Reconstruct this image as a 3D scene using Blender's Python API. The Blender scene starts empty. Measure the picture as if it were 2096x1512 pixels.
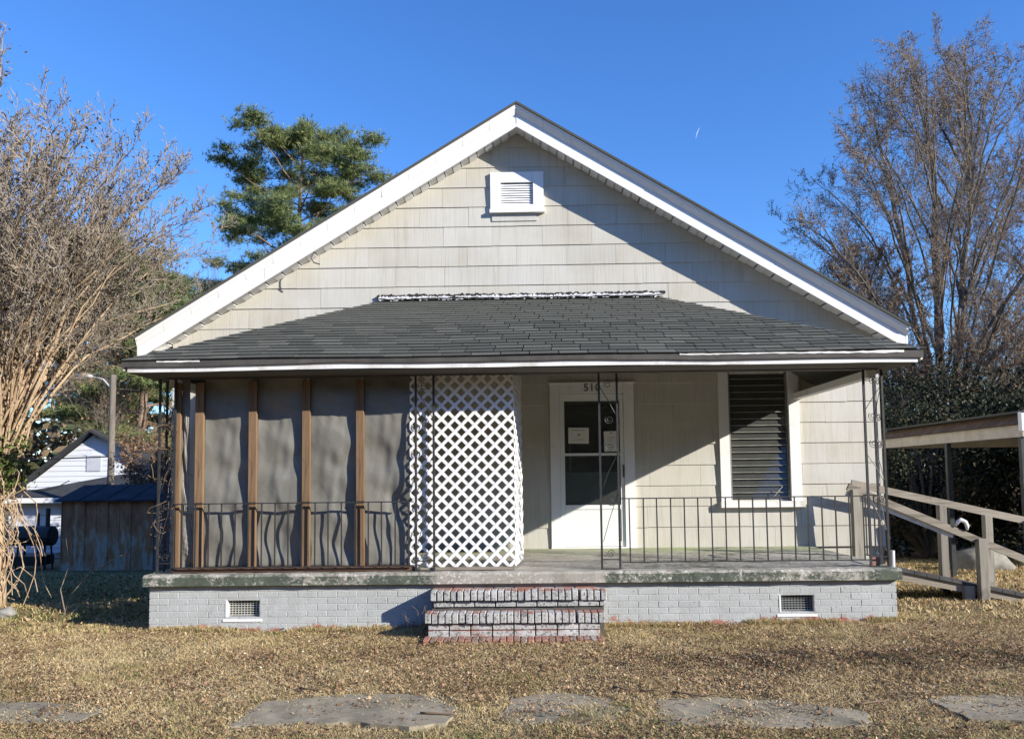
import bpy, bmesh, math, random
import numpy as np
from mathutils import Vector, Matrix
random.seed(7); RNG = np.random.default_rng(11)
S = bpy.context.scene; C = S.collection
rad = math.radians

# ------------------------------------------------------------ camera, sky, sun
cam = bpy.data.cameras.new('camera'); cam_ob = bpy.data.objects.new('camera', cam); C.objects.link(cam_ob)
cam_ob.matrix_world = Matrix.Translation((0, 0, 1.62)) @ Matrix.Rotation(rad(1.0), 4, 'Z') @ Matrix.Rotation(rad(93.94), 4, 'X') @ Matrix.Rotation(rad(-0.66), 4, 'Z')
cam.sensor_width = 36; cam.lens = 36 * 1600 / 2096; cam.shift_y = 113 / 2096
cam.clip_start = 0.05; cam.clip_end = 3000
S.camera = cam_ob
SUN = Vector((1.79, -1.0, 0.85)).normalized()
world = bpy.data.worlds.new('World'); S.world = world; world.use_nodes = True
wn = world.node_tree; wn.nodes.clear()
sky = wn.nodes.new('ShaderNodeTexSky'); sky.sky_type = 'NISHITA'; sky.sun_disc = False
sky.sun_elevation = math.asin(SUN.z); sky.sun_rotation = rad(119.2)
sky.air_density = 1.0; sky.dust_density = 0.0; sky.ozone_density = 6.0; sky.altitude = 0
hs = wn.nodes.new('ShaderNodeHueSaturation'); hs.inputs['Saturation'].default_value = 1.12; hs.inputs['Hue'].default_value = 0.508
bg = wn.nodes.new('ShaderNodeBackground'); bg.inputs['Strength'].default_value = 0.16
wo = wn.nodes.new('ShaderNodeOutputWorld')
wn.links.new(sky.outputs[0], hs.inputs['Color']); wn.links.new(hs.outputs[0], bg.inputs[0]); wn.links.new(bg.outputs[0], wo.inputs[0])
sl = bpy.data.lights.new('sun', 'SUN'); sl.energy = 5.0; sl.angle = rad(0.5); sl.color = (1, 0.945, 0.85)
so = bpy.data.objects.new('sun', sl); C.objects.link(so); so.rotation_euler = SUN.to_track_quat('Z', 'Y').to_euler(); so.location = (20, -12, 12)
S.view_settings.view_transform = 'Standard'; S.view_settings.look = 'None'; S.view_settings.gamma = 1
S.view_settings.use_curve_mapping = False; S.view_settings.exposure = 0.72
S.render.engine = 'CYCLES'; S.cycles.max_bounces = 6

# ------------------------------------------------------------ helpers
class MB:
    def __init__(s): s.v = []; s.f = []
    def box(s, x0, x1, y0, y1, z0, z1):
        b = len(s.v)
        s.v += [(x0,y0,z0),(x1,y0,z0),(x1,y1,z0),(x0,y1,z0),(x0,y0,z1),(x1,y0,z1),(x1,y1,z1),(x0,y1,z1)]
        s.f += [tuple(b+i for i in q) for q in ((0,3,2,1),(4,5,6,7),(0,1,5,4),(1,2,6,5),(2,3,7,6),(3,0,4,7))]
        return s
    def beam(s, a, b, w, h, up=(0,0,1)):
        a = Vector(a); b = Vector(b); d = (b-a).normalized(); u = Vector(up)
        r = d.cross(u)
        if r.length < 1e-4: r = d.cross(Vector((0,1,0)))
        r.normalize(); u = r.cross(d).normalized(); n = len(s.v)
        for p in (a, b):
            for i, j in ((-1,-1),(1,-1),(1,1),(-1,1)): s.v.append(tuple(p + r*(i*w/2) + u*(j*h/2)))
        s.f += [tuple(n+i for i in q) for q in ((3,2,1,0),(4,5,6,7),(0,1,5,4),(1,2,6,5),(2,3,7,6),(3,0,4,7))]
        return s
    def tube(s, pts, r, n=6, cap=True):
        pts = [Vector(p) for p in pts]; rs = r if isinstance(r, (list, tuple)) else [r]*len(pts)
        b = len(s.v); ref = Vector((0.31, 0.77, 0.55)).normalized()
        for i, p in enumerate(pts):
            d = (pts[min(i+1, len(pts)-1)] - pts[max(i-1, 0)]).normalized()
            u = d.cross(ref)
            if u.length < 0.05: u = d.cross(Vector((1,0,0)))
            u.normalize(); w = d.cross(u)
            for k in range(n):
                a = 2*math.pi*k/n; s.v.append(tuple(p + (u*math.cos(a) + w*math.sin(a))*rs[i]))
        for i in range(len(pts)-1):
            for k in range(n):
                s.f.append((b+i*n+k, b+i*n+(k+1)%n, b+(i+1)*n+(k+1)%n, b+(i+1)*n+k))
        if cap: s.f.append(tuple(b+k for k in range(n))[::-1]); s.f.append(tuple(b+(len(pts)-1)*n+k for k in range(n)))
        return s
    def prism(s, front, off):
        b = len(s.v); n = len(front); o = Vector(off)
        s.v += [tuple(p) for p in front] + [tuple(Vector(p)+o) for p in front]
        s.f += [tuple(range(b, b+n)), tuple(range(b+2*n-1, b+n-1, -1))]
        for i in range(n): j = (i+1) % n; s.f.append((b+j, b+i, b+n+i, b+n+j))
        return s
    def mesh(s, name, mat):
        m = bpy.data.meshes.new(name); m.from_pydata(s.v, [], s.f); m.update()
        bm = bmesh.new(); bm.from_mesh(m); bmesh.ops.recalc_face_normals(bm, faces=bm.faces); bm.to_mesh(m); bm.free()
        if mat: m.materials.append(mat)
        return m
    def build(s, name, mat, parent=None, bevel=0, smooth=False):
        m = s.mesh(name, mat)
        if bevel:
            bm = bmesh.new(); bm.from_mesh(m)
            bmesh.ops.bevel(bm, geom=list(bm.edges), offset=bevel, segments=1, affect='EDGES', clamp_overlap=True); bm.to_mesh(m); bm.free()
        if smooth: m.polygons.foreach_set('use_smooth', [True]*len(m.polygons))
        return link(name, m, parent)

def link(name, data, parent=None, loc=None):
    o = bpy.data.objects.new(name, data); C.objects.link(o)
    if parent: o.parent = parent
    if loc is not None: o.location = loc
    return o
def tag(o, label=None, cat=None, group=None, kind=None):
    if label: o['label'] = label
    if cat: o['category'] = cat
    if group: o['group'] = group
    if kind: o['kind'] = kind
    return o
def thing(name, label, cat, loc=(0,0,0), group=None):
    return tag(link(name, None, None, loc), label, cat, group)
def copy_tree(o, parent=None):
    c = o.copy(); C.objects.link(c); c.parent = parent
    for ch in list(o.children): copy_tree(ch, c)
    return c
def clip(poly, a, b, c):           # keep a*x+b*z <= c
    out = []
    for i in range(len(poly)):
        p, q = poly[i], poly[(i+1) % len(poly)]
        dp, dq = a*p[0]+b*p[1]-c, a*q[0]+b*q[1]-c
        if dp <= 0: out.append(p)
        if (dp < 0 < dq) or (dq < 0 < dp):
            t = dp/(dp-dq); out.append((p[0]+(q[0]-p[0])*t, p[1]+(q[1]-p[1])*t))
    return out
def area(p): return abs(sum(p[i][0]*p[(i+1)%len(p)][1]-p[(i+1)%len(p)][0]*p[i][1] for i in range(len(p))))/2 if len(p) > 2 else 0
def minus_rect(poly, x0, x1, z0, z1):
    out = []; rest = poly
    for a, b, c in ((1,0,x0),(-1,0,-x1),(0,1,z0),(0,-1,-z1)):
        k = clip(rest, a, b, c)
        if area(k) > 1e-4: out.append(k)
        rest = clip(rest, -a, -b, -c)
        if area(rest) < 1e-4: return out
    return out

# ------------------------------------------------------------ materials
class NT:
    def __init__(s, name):
        s.m = bpy.data.materials.new(name); s.m.use_nodes = True; s.t = s.m.node_tree; s.n = s.t.nodes
        s.p = s.n['Principled BSDF']; s.tc = s.n.new('ShaderNodeTexCoord')
    def lk(s, a, b): s.t.links.new(a, b)
    def val(s, x, sock):
        if hasattr(x, 'default_value') or hasattr(x, 'links'): s.lk(x, sock)
        else: sock.default_value = x
    def mapping(s, scale=(1,1,1), src='Object', rot=(0,0,0)):
        m = s.n.new('ShaderNodeMapping'); m.inputs['Scale'].default_value = scale; m.inputs['Rotation'].default_value = rot
        s.lk(s.tc.outputs[src], m.inputs['Vector']); return m.outputs[0]
    def noise(s, scale, detail=4, rough=0.6, vec=None, dist=0):
        t = s.n.new('ShaderNodeTexNoise'); t.inputs['Scale'].default_value = scale; t.inputs['Detail'].default_value = detail
        t.inputs['Roughness'].default_value = rough; t.inputs['Distortion'].default_value = dist
        s.lk(vec if vec is not None else s.tc.outputs['Object'], t.inputs['Vector']); return t.outputs['Fac']
    def ramp(s, fac, stops, interp='LINEAR'):
        r = s.n.new('ShaderNodeValToRGB'); e = r.color_ramp.elements; r.color_ramp.interpolation = interp
        while len(e) < len(stops): e.new(0.5)
        for i, (p, c) in enumerate(stops):
            e[i].position = p; e[i].color = (c, c, c, 1) if isinstance(c, (int, float)) else (*c, 1)
        s.lk(fac, r.inputs[0]); return r.outputs[0]
    def mix(s, fac, a, b, mode='MIX'):
        m = s.n.new('ShaderNodeMix'); m.data_type = 'RGBA'; m.blend_type = mode
        for x, k in ((fac, 0), (a, 6), (b, 7)):
            if isinstance(x, tuple): x = (*x, 1)
            s.val(x, m.inputs[k])
        return m.outputs[2]
    def math(s, op, a, b=0.0):
        m = s.n.new('ShaderNodeMath'); m.operation = op; s.val(a, m.inputs[0]); s.val(b, m.inputs[1]); return m.outputs[0]
    def rnd(s): return s.n.new('ShaderNodeObjectInfo').outputs['Random']
    def sep(s, vec=None):
        x = s.n.new('ShaderNodeSeparateXYZ'); s.lk(vec if vec is not None else s.tc.outputs['Object'], x.inputs[0]); return x.outputs
    def bump(s, h, strength=0.4, dist=0.01):
        b = s.n.new('ShaderNodeBump'); b.inputs['Strength'].default_value = strength; b.inputs['Distance'].default_value = dist
        s.lk(h, b.inputs['Height']); s.lk(b.outputs[0], s.p.inputs['Normal'])
    def attr(s, name):
        a = s.n.new('ShaderNodeAttribute'); a.attribute_name = name; return a.outputs['Fac']
    def done(s, col, rough=0.8, spec=0.3, metal=0):
        if isinstance(col, tuple): s.p.inputs['Base Color'].default_value = (*col, 1)
        else: s.lk(col, s.p.inputs['Base Color'])
        s.val(rough, s.p.inputs['Roughness']); s.p.inputs['Specular IOR Level'].default_value = spec
        s.p.inputs['Metallic'].default_value = metal
        return s.m
def c3(c, k): return tuple(min(1, x*k) for x in c)
def plain(name, col, rough=0.75, var=0.25, scale=6, spec=0.3, metal=0, bump=0.15, bs=40):
    t = NT(name)
    n = t.noise(scale, 5); c = t.ramp(n, [(0.3, c3(col, 1-var)), (0.7, c3(col, 1+var*0.6))])
    if bump: t.bump(t.noise(bs, 4), bump, 0.004)
    return t.done(c, rough, spec, metal)

def mat_siding():
    t = NT('cement_shingle_paint')
    st = t.noise(1, 3, 0.7, t.mapping((95, 1, 1.2)))                 # combed vertical grain
    base = t.ramp(t.rnd(), [(0, (0.545,0.52,0.455)), (0.5, (0.585,0.565,0.505)), (1, (0.555,0.54,0.495))])
    big = t.ramp(t.noise(1.3, 5), [(0.3, (0.88,0.86,0.82)), (0.65, (1,1,1))])
    c = t.mix(1.0, base, big, 'MULTIPLY')
    g = t.ramp(st, [(0.32, (0.82,0.80,0.76)), (0.5, (1,1,1))]); c = t.mix(1.0, c, g, 'MULTIPLY')
    drip = t.noise(1, 4, 0.6, t.mapping((9, 1, 0.7)))
    c = t.mix(t.ramp(drip, [(0.55, 0), (0.75, 0.4)]), c, (0.34,0.30,0.22))
    t.bump(st, 0.35, 0.006)
    return t.done(c, 0.75, 0.25)
def mat_white(name='white_paint', col=(0.80,0.79,0.77), dirt=0.35, thr=0.58):
    t = NT(name)
    n = t.noise(3.5, 8, 0.65); d = t.ramp(n, [(thr, 0), (thr+0.2, dirt)])
    c = t.mix(d, col, (0.42,0.38,0.31)); sp = t.ramp(t.noise(38, 5, 0.7), [(0.66, 0), (0.72, 0.55)])
    c = t.mix(sp, c, (0.33,0.29,0.23)); t.bump(t.noise(60, 3), 0.12, 0.003)
    return t.done(c, 0.55, 0.35)
def mat_brick(name, paint, lo, hi, top=0.0, spk=0.64, red=(0.30,0.105,0.07), base=0.0, grime=0.3):
    t = NT(name); z = t.sep(t.tc.outputs['Object'])[2]
    r = t.rnd(); redc = t.mix(r, red, (0.37,0.17,0.12))
    n = t.noise(7, 8, 0.7)
    h = t.n.new('ShaderNodeMapRange'); h.inputs[1].default_value = lo; h.inputs[2].default_value = hi; h.inputs[3].default_value = 0.34; h.inputs[4].default_value = base
    geo = t.n.new('ShaderNodeNewGeometry'); zz = t.sep(geo.outputs['Position'])[2]; t.lk(zz, h.inputs[0])
    wn_ = t.n.new('ShaderNodeTexNoise'); wn_.inputs['Scale'].default_value = 4.5; wn_.inputs['Detail'].default_value = 9; wn_.inputs['Roughness'].default_value = 0.72; t.lk(geo.outputs['Position'], wn_.inputs['Vector'])
    s = t.math('ADD', wn_.outputs['Fac'], h.outputs[0]); s = t.math('ADD', s, t.math('MULTIPLY', r, 0.06)); s = t.math('ADD', s, t.math('MULTIPLY', t.sep(geo.outputs['Position'])[0], 0.011))
    s = t.math('ADD', s, t.math('MULTIPLY', t.math('MAXIMUM', t.sep(geo.outputs['Normal'])[2], 0.0), top))
    k = t.ramp(s, [(0.70, 0), (0.78, 1)])
    p = t.mix(t.ramp(wn_.outputs['Fac'], [(0.35, 0), (0.62, grime)]), paint, (0.30,0.31,0.29))
    p = t.mix(t.math('MULTIPLY', r, 0.35), p, c3(paint, 0.8))
    c = t.mix(k, p, redc)
    sp = t.n.new('ShaderNodeTexNoise'); sp.inputs['Scale'].default_value = 45; sp.inputs['Detail'].default_value = 3; t.lk(geo.outputs['Position'], sp.inputs['Vector'])
    c = t.mix(t.ramp(sp.outputs['Fac'], [(spk, 0), (spk+0.06, 0.7)]), c, (0.08,0.08,0.075))
    b = t.n.new('ShaderNodeBump'); b.inputs['Strength'].default_value = 0.5; b.inputs['Distance'].default_value = 0.006; t.lk(sp.outputs['Fac'], b.inputs['Height']); t.lk(b.outputs[0], t.p.inputs['Normal'])
    return t.done(c, 0.85, 0.2)
def mat_slab():
    t = NT('worn_green_concrete'); x, y, z = t.sep()
    n = t.noise(2.6, 9, 0.72); fine = t.noise(16, 8, 0.75)
    conc = t.ramp(t.noise(5, 8, 0.7), [(0.3, (0.22,0.20,0.165)), (0.7, (0.40,0.375,0.32))])
    green = t.ramp(t.noise(9, 6), [(0.3, (0.062,0.075,0.055)), (0.7, (0.105,0.12,0.088))])
    moss = (0.29,0.36,0.14)
    mid = t.math('SUBTRACT', 1.0, t.ramp(t.math('ABSOLUTE', t.math('SUBTRACT', x, -0.1)), [(0.72, 0), (0.95, 1)]))   # bare where people step up
    wear = t.math('ADD', t.math('MULTIPLY', fine, 0.5), t.math('MULTIPLY', n, 0.5))
    wear = t.math('ADD', wear, t.math('MULTIPLY', mid, 0.25))
    nz = t.sep(t.n.new('ShaderNodeNewGeometry').outputs['Normal'])[2]
    wear = t.math('ADD', wear, t.math('MULTIPLY', t.ramp(nz, [(0.05, 0), (0.6, 1)]), 0.07))
    edge = t.ramp(wear, [(0.50, 0), (0.56, 1)])
    c = t.mix(edge, green, conc)
    chip = t.ramp(t.noise(26, 6, 0.8), [(0.545, 0), (0.58, 1)]); c = t.mix(t.math('MULTIPLY', chip, t.ramp(n, [(0.42, 0), (0.54, 1)])), c, (0.58,0.57,0.53))
    back = t.n.new('ShaderNodeMapRange'); back.inputs[1].default_value = 9.9; back.inputs[2].default_value = 11.0; t.lk(y, back.inputs[0])
    c = t.mix(t.math('MULTIPLY', back.outputs[0], t.ramp(n, [(0.40, 0.1), (0.62, 0.95)])), c, moss)
    t.bump(fine, 0.5, 0.01)
    return t.done(c, 0.85, 0.25)
def mat_wood(name, a, b, axis='z', sc=1.0, rough=0.8):
    t = NT(name)
    s = {'z': (22, 22, 1.4), 'x': (1.4, 22, 22), 'y': (22, 1.4, 22)}[axis]
    v = t.mapping(tuple(k*sc for k in s)); n = t.noise(1, 6, 0.65, v, 0.8)
    c = t.ramp(n, [(0.28, a), (0.5, b), (0.72, c3(b, 1.25))])
    c = t.mix(t.math('MULTIPLY', t.rnd(), 0.5), c, c3(a, 0.9))
    k = t.ramp(t.noise(3, 5), [(0.6, 0), (0.75, 0.6)]); c = t.mix(k, c, c3(a, 0.5))
    t.bump(n, 0.5, 0.006); return t.done(c, rough, 0.2)
def mat_asphalt(name='asphalt_shingle'):
    t = NT(name)
    r = t.rnd(); base = t.ramp(r, [(0, (0.068,0.070,0.060)), (0.6, (0.096,0.098,0.084)), (1, (0.14,0.14,0.12))])
    c = t.mix(t.ramp(t.noise(2.2, 6), [(0.35, 0.0), (0.7, 0.5)]), base, (0.10,0.10,0.085))
    g = t.noise(160, 2); c = t.mix(t.ramp(g, [(0.55, 0), (0.75, 0.35)]), c, (0.2,0.2,0.19)); t.bump(g, 0.6, 0.004)
    return t.done(c, 0.95, 0.15)
def mat_tint(name, stops, rough=0.8, attr='tint', trans=0.0):
    t = NT(name); c = t.ramp(t.attr(attr), stops); 
    if trans:
        d = t.n.new('ShaderNodeBsdfTranslucent'); t.lk(c, d.inputs[0]); mx = t.n.new('ShaderNodeMixShader'); mx.inputs[0].default_value = trans
        t.done(c, rough, 0.2); t.lk(t.p.outputs[0], mx.inputs[1]); t.lk(d.outputs[0], mx.inputs[2]); t.lk(mx.outputs[0], t.n['Material Output'].inputs[0]); return t.m
    return t.done(c, rough, 0.2)
def mat_bark(name, a, b, s=3):
    t = NT(name); n = t.noise(1, 6, 0.65, t.mapping((s*3, s*3, s*0.7)), 0.5); c = t.ramp(n, [(0.3, a), (0.7, b)]); t.bump(n, 0.7, 0.03); return t.done(c, 0.9, 0.15)
def mat_ground():
    t = NT('winter_lawn_soil')
    n1 = t.noise(0.7, 6, 0.6); n2 = t.noise(7, 8, 0.7); n3 = t.noise(60, 6, 0.75)
    c = t.ramp(n3, [(0.3, (0.10,0.07,0.04)), (0.5, (0.26,0.19,0.11)), (0.7, (0.40,0.32,0.19))])
    c = t.mix(t.ramp(n1, [(0.45, 0), (0.65, 0.55)]), c, (0.13,0.14,0.05))
    c = t.mix(t.ramp(n2, [(0.55, 0), (0.7, 0.6)]), c, (0.10,0.065,0.04))
    t.bump(n3, 1.0, 0.03); return t.done(c, 0.95, 0.1)

M = {}
M['siding'] = mat_siding(); M['white'] = mat_white(); M['white2'] = mat_white('white_trim', (0.82,0.81,0.80), 0.15, 0.62)
M['doorwhite'] = mat_white('door_white', (0.78,0.79,0.76), 0.12, 0.66)
M['peel'] = mat_white('peeling_paint', (0.76,0.75,0.72), 0.8, 0.5)
M['asphalt'] = mat_asphalt(); M['drip'] = plain('grey_brown_drip_edge', (0.085,0.078,0.072), 0.7, 0.35, 4)
M['brick'] = mat_brick('painted_brick', (0.465,0.48,0.47), 0.0, 0.22, base=-0.05, grime=0.55)
M['brick_step'] = mat_brick('worn_step_brick', (0.56,0.54,0.52), -0.30, 0.30, base=0.02, grime=1.0, top=0.17, spk=0.55)
M['brick_red'] = mat_brick('bare_brick', (0.40,0.36,0.32), -1, 0.5, base=0.25, red=(0.22,0.155,0.12))
M['mortar'] = plain('painted_mortar', (0.42,0.44,0.45), 0.9, 0.3, 9); M['mortar_dark'] = plain('dark_mortar', (0.11,0.10,0.09), 0.95, 0.4, 12)
M['slab'] = mat_slab()
M['iron'] = plain('black_iron', (0.035,0.033,0.032), 0.5, 0.4, 14, 0.5, 0, 0.2)
M['stud'] = mat_wood('treated_pine', (0.085,0.05,0.028), (0.235,0.15,0.085))
M['plate'] = mat_wood('red_brown_board', (0.075,0.04,0.028), (0.15,0.085,0.055), 'x')
M['grey_wood_x'] = mat_wood('weathered_rail', (0.10,0.085,0.065), (0.31,0.27,0.215), 'x', 0.6)
M['grey_wood_z'] = mat_wood('weathered_post', (0.11,0.095,0.075), (0.33,0.30,0.245), 'z', 0.6)
M['deck'] = plain('worn_dark_deck', (0.075,0.07,0.068), 0.9, 0.4, 5)
def mat_sheet():
    t = NT('grey_screen_fabric'); n = t.noise(1.5, 5, 0.6, t.mapping((1.3, 1, 0.8)), 1.2); c = t.ramp(n, [(0.35, (0.15,0.142,0.12)), (0.5, (0.19,0.182,0.155)), (0.66, (0.245,0.235,0.205))])
    c = t.mix(t.ramp(t.noise(3.5, 7, 0.7), [(0.60, 0), (0.72, 0.35)]), c, (0.33,0.32,0.30))
    t.bump(t.noise(2.2, 3, 0.5, None, 0.8), 0.30, 0.045); return t.done(c, 0.5, 0.45)
M['sheet'] = mat_sheet()
M['lattice'] = plain('white_plastic_lattice', (0.82,0.815,0.80), 0.45, 0.06, 5, 0.4)
M['vent_dark'] = plain('dark_void', (0.012,0.012,0.012), 0.9, 0.2)
M['vent_bar'] = plain('vent_grille_metal', (0.50,0.50,0.44), 0.6, 0.3, 8)
M['vent_bar2'] = plain('grey_grille_metal', (0.22,0.23,0.22), 0.6, 0.3, 8)
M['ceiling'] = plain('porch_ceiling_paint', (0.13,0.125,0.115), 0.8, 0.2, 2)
M['sealant'] = mat_white('white_sealant', (0.70,0.70,0.70), 0.6, 0.5); M['tar'] = plain('black_tar', (0.035,0.033,0.03), 0.7, 0.5, 30, bump=0.8)
M['paper'] = plain('notice_paper', (0.72,0.72,0.70), 0.7, 0.04); M['ink'] = plain('grey_ink', (0.30,0.30,0.31), 0.7, 0.05)
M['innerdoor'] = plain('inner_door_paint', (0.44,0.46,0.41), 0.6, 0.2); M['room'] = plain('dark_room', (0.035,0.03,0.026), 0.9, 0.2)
M['digit'] = plain('black_digit', (0.02,0.02,0.02), 0.4, 0.1)
def mat_glass(name, tint, alpha=0.35, rough=0.03):
    t = NT(name); g = t.n.new('ShaderNodeBsdfGlossy'); g.inputs['Roughness'].default_value = rough; g.inputs[0].default_value = (0.9,0.95,1,1)
    tr = t.n.new('ShaderNodeBsdfTransparent'); tr.inputs[0].default_value = (*tint, 1)
    d = t.n.new('ShaderNodeBsdfDiffuse'); d.inputs[0].default_value = (0.20,0.205,0.19,1)      # even grey diffuse film over the pane
    m0 = t.n.new('ShaderNodeMixShader'); m0.inputs[0].default_value = alpha; t.lk(tr.outputs[0], m0.inputs[1]); t.lk(d.outputs[0], m0.inputs[2])
    fr = t.n.new('ShaderNodeFresnel'); fr.inputs[0].default_value = 1.5
    m1 = t.n.new('ShaderNodeMixShader'); t.lk(fr.outputs[0], m1.inputs[0]); t.lk(m0.outputs[0], m1.inputs[1]); t.lk(g.outputs[0], m1.inputs[2])
    t.lk(m1.outputs[0], t.n['Material Output'].inputs[0]); return t.m
M['glass'] = mat_glass('storm_glass', (0.8,0.83,0.8), 0.20); M['louver'] = mat_glass('louver_glass', (0.6,0.64,0.6), 0.30, 0.08)

# ------------------------------------------------------------ ground
def gz(x, y):
    x = np.asarray(x, float); y = np.asarray(y, float)
    z = 0.05*np.clip((y-5)/3.4, 0, 1) + 0.006*np.clip(x, -6, 8)*np.clip((y-6)/2, 0, 1)
    z = z - 0.045*np.clip(y-9.3, 0, 16)
    z = z + 0.012*np.sin(x*1.7+y*0.6)*np.sin(y*2.1+0.4) + 0.008*np.sin(x*4.1+1.2)*np.cos(y*3.7-x)
    mound = np.exp(-((x-2.9)/1.9)**2 - ((y-6.85)/0.28)**2)*0.085*(0.5+0.3*np.sin(x*6)+0.25*np.sin(x*17+y*9)); z = z + mound
    z = z + np.exp(-((x+6.4)/0.8)**2 - ((y-9.3)/0.8)**2)*0.14
    return z
def g1(x, y): return float(gz(x, y))
def np_mesh(name, V, F, mat, parent=None, tint=None, smooth=False):
    V = np.asarray(V, np.float32); F = np.asarray(F, np.int32); k = F.shape[1]
    m = bpy.data.meshes.new(name); m.vertices.add(len(V)); m.vertices.foreach_set('co', V.ravel())
    m.loops.add(F.size); m.loops.foreach_set('vertex_index', F.ravel())
    m.polygons.add(len(F)); m.polygons.foreach_set('loop_start', np.arange(0, F.size, k, dtype=np.int32)); m.polygons.foreach_set('loop_total', np.full(len(F), k, np.int32))
    if smooth: m.polygons.foreach_set('use_smooth', np.ones(len(F), bool))
    m.update(calc_edges=True)
    if tint is not None:
        a = m.attributes.new('tint', 'FLOAT', 'FACE'); a.data.foreach_set('value', np.asarray(tint, np.float32))
    m.materials.append(mat); return link(name, m, parent)
gx = np.concatenate([-np.geomspace(900, 12, 22), np.linspace(-11.5, 11.5, 150), np.geomspace(12, 900, 22)])
gy = np.concatenate([-np.geomspace(300, 4, 10), np.linspace(-3, 3.5, 8), np.linspace(3.7, 11.5, 110), np.linspace(12, 30, 30), np.geomspace(32, 1800, 20)])
XX, YY = np.meshgrid(gx, gy); V = np.stack([XX, YY, gz(XX, YY)], -1).reshape(-1, 3); nx, ny = len(gx), len(gy)
I = (np.arange(ny-1)[:, None]*nx + np.arange(nx-1)).ravel(); F = np.stack([I, I+1, I+nx+1, I+nx], 1)
tag(np_mesh('ground', V, F, mat_ground(), smooth=True), 'dry winter lawn ground in front of and around the porch house', kind='structure')

# old pavement slabs half buried in leaves
walk = tag(link('sidewalk', None, None, (0, 5.6, 0)), 'broken concrete sidewalk half buried in dry grass', kind='structure')
def mat_conc():
    t = NT('old_concrete'); n = t.noise(4, 8, 0.7); c = t.ramp(n, [(0.3, (0.235,0.20,0.14)), (0.7, (0.41,0.35,0.245))]); g = t.noise(90, 3)
    c = t.mix(t.ramp(t.noise(2.1, 7, 0.7), [(0.45, 0), (0.60, 0.8)]), c, (0.17,0.15,0.105)); c = t.mix(t.ramp(g, [(0.6, 0), (0.7, 0.5)]), c, (0.12,0.10,0.08)); c = t.mix(t.ramp(t.noise(6, 8, 0.8), [(0.60, 0), (0.66, 0.7)]), c, (0.55,0.51,0.41)); t.bump(g, 0.5, 0.005); return t.done(c, 0.9, 0.2)
M['conc'] = mat_conc()
SL = [[(-3.95,5.35),(-3.05,5.35),(-2.98,5.75),(-3.95,5.85)],
      [(-1.98,5.22),(-1.2,5.3),(-0.78,5.18),(-0.55,5.26),(-0.50,5.62),(-0.75,5.95),(-1.35,5.98),(-1.95,5.78)],
      [(-0.22,5.45),(-0.06,5.26),(0.44,5.22),(0.72,5.55),(0.55,5.86),(0.2,6.02),(-0.12,5.86)],
      [(0.88,5.22),(1.5,5.14),(2.18,5.16),(2.28,5.45),(1.9,5.72),(1.3,5.85),(0.92,5.78)],
      [(2.88,5.30),(3.5,5.18),(4.2,5.22),(4.2,5.78),(3.3,5.86),(2.85,5.78)],
      [(-6.5,5.3),(-4.1,5.35),(-4.1,5.85),(-6.5,5.9)], [(4.3,5.25),(6.6,5.25),(6.6,5.8),(4.3,5.8)]]
def jag(p, n=5, a=0.025):
    out = []
    for i in range(len(p)):
        q = p[(i+1) % len(p)]
        for k in range(n):
            t = k/n; j = a if k else 0; out.append((p[i][0]+(q[0]-p[i][0])*t+random.uniform(-j, j), p[i][1]+(q[1]-p[i][1])*t+random.uniform(-j, j)))
    return out
for i, p in enumerate(SL):
    cx = sum(a for a, b in p)/len(p); cy = sum(b for a, b in p)/len(p)
    zt = max(g1(a, b) for a, b in p + [(cx, cy)]) + 0.001
    b = MB().prism([(x, y-5.6, zt) for x, y in jag(p)], (0, 0, -0.1)); b.build('paving_slab', M['conc'], walk)

def inpoly(x, y, p):
    r = np.zeros(len(x), bool)
    for i in range(len(p)):
        (x0, y0), (x1, y1) = p[i], p[i-1]
        cnd = ((y0 > y) != (y1 > y)); r ^= cnd & (x < (x1-x0)*(y-y0)/((y1-y0)+1e-12)+x0)
    return r
def sn(x, y, s, k=0):   # cheap smooth noise
    return (np.sin(x*s+1.3*k)*np.cos(y*s*1.1+2.1*k)+np.sin((x+y)*s*0.7+k)*np.cos((x-y*1.3)*s*1.6+3*k)+0.6*np.sin(x*s*2.7+y*s*1.9+k))/2.6
def blades(name, n, x0, x1, y0, y1, hmin, hmax, w, lean, mat, keep, tintf, ypow=1.0):
    x = RNG.uniform(x0, x1, n); y = y0+(y1-y0)*RNG.random(n)**ypow
    m = keep(x, y); x = x[m]; y = y[m]; n = len(x)
    a = RNG.uniform(0, 2*math.pi, n); h = RNG.uniform(hmin, hmax, n); l = h*RNG.uniform(0.3, lean, n)
    z = gz(x, y)-0.004; ww = w*RNG.uniform(0.6, 1.4, n)
    b = RNG.uniform(0, 2*math.pi, n); dx = np.cos(b)*ww/2; dy = np.sin(b)*ww/2
    P0 = np.stack([x-dx, y-dy, z], 1); P1 = np.stack([x+dx, y+dy, z], 1)
    mx = x+np.cos(a)*l*0.45; my = y+np.sin(a)*l*0.45; mz = z+h*0.7
    P2 = np.stack([mx+dx*0.7, my+dy*0.7, mz], 1); P3 = np.stack([mx-dx*0.7, my-dy*0.7, mz], 1)
    P4 = np.stack([x+np.cos(a)*l, y+np.sin(a)*l, z+h*RNG.uniform(0.55, 1.05, n)], 1)
    V = np.stack([P0, P1, P2, P3, P4], 1).reshape(-1, 3); k = np.arange(n)*5
    F = np.concatenate([np.stack([k, k+1, k+2], 1), np.stack([k, k+2, k+3], 1), np.stack([k+3, k+2, k+4], 1)])
    t = np.tile(tintf(x, y), 3)
    return np_mesh(name, V, F, mat, tint=np.clip(t, 0, 1))
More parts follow.
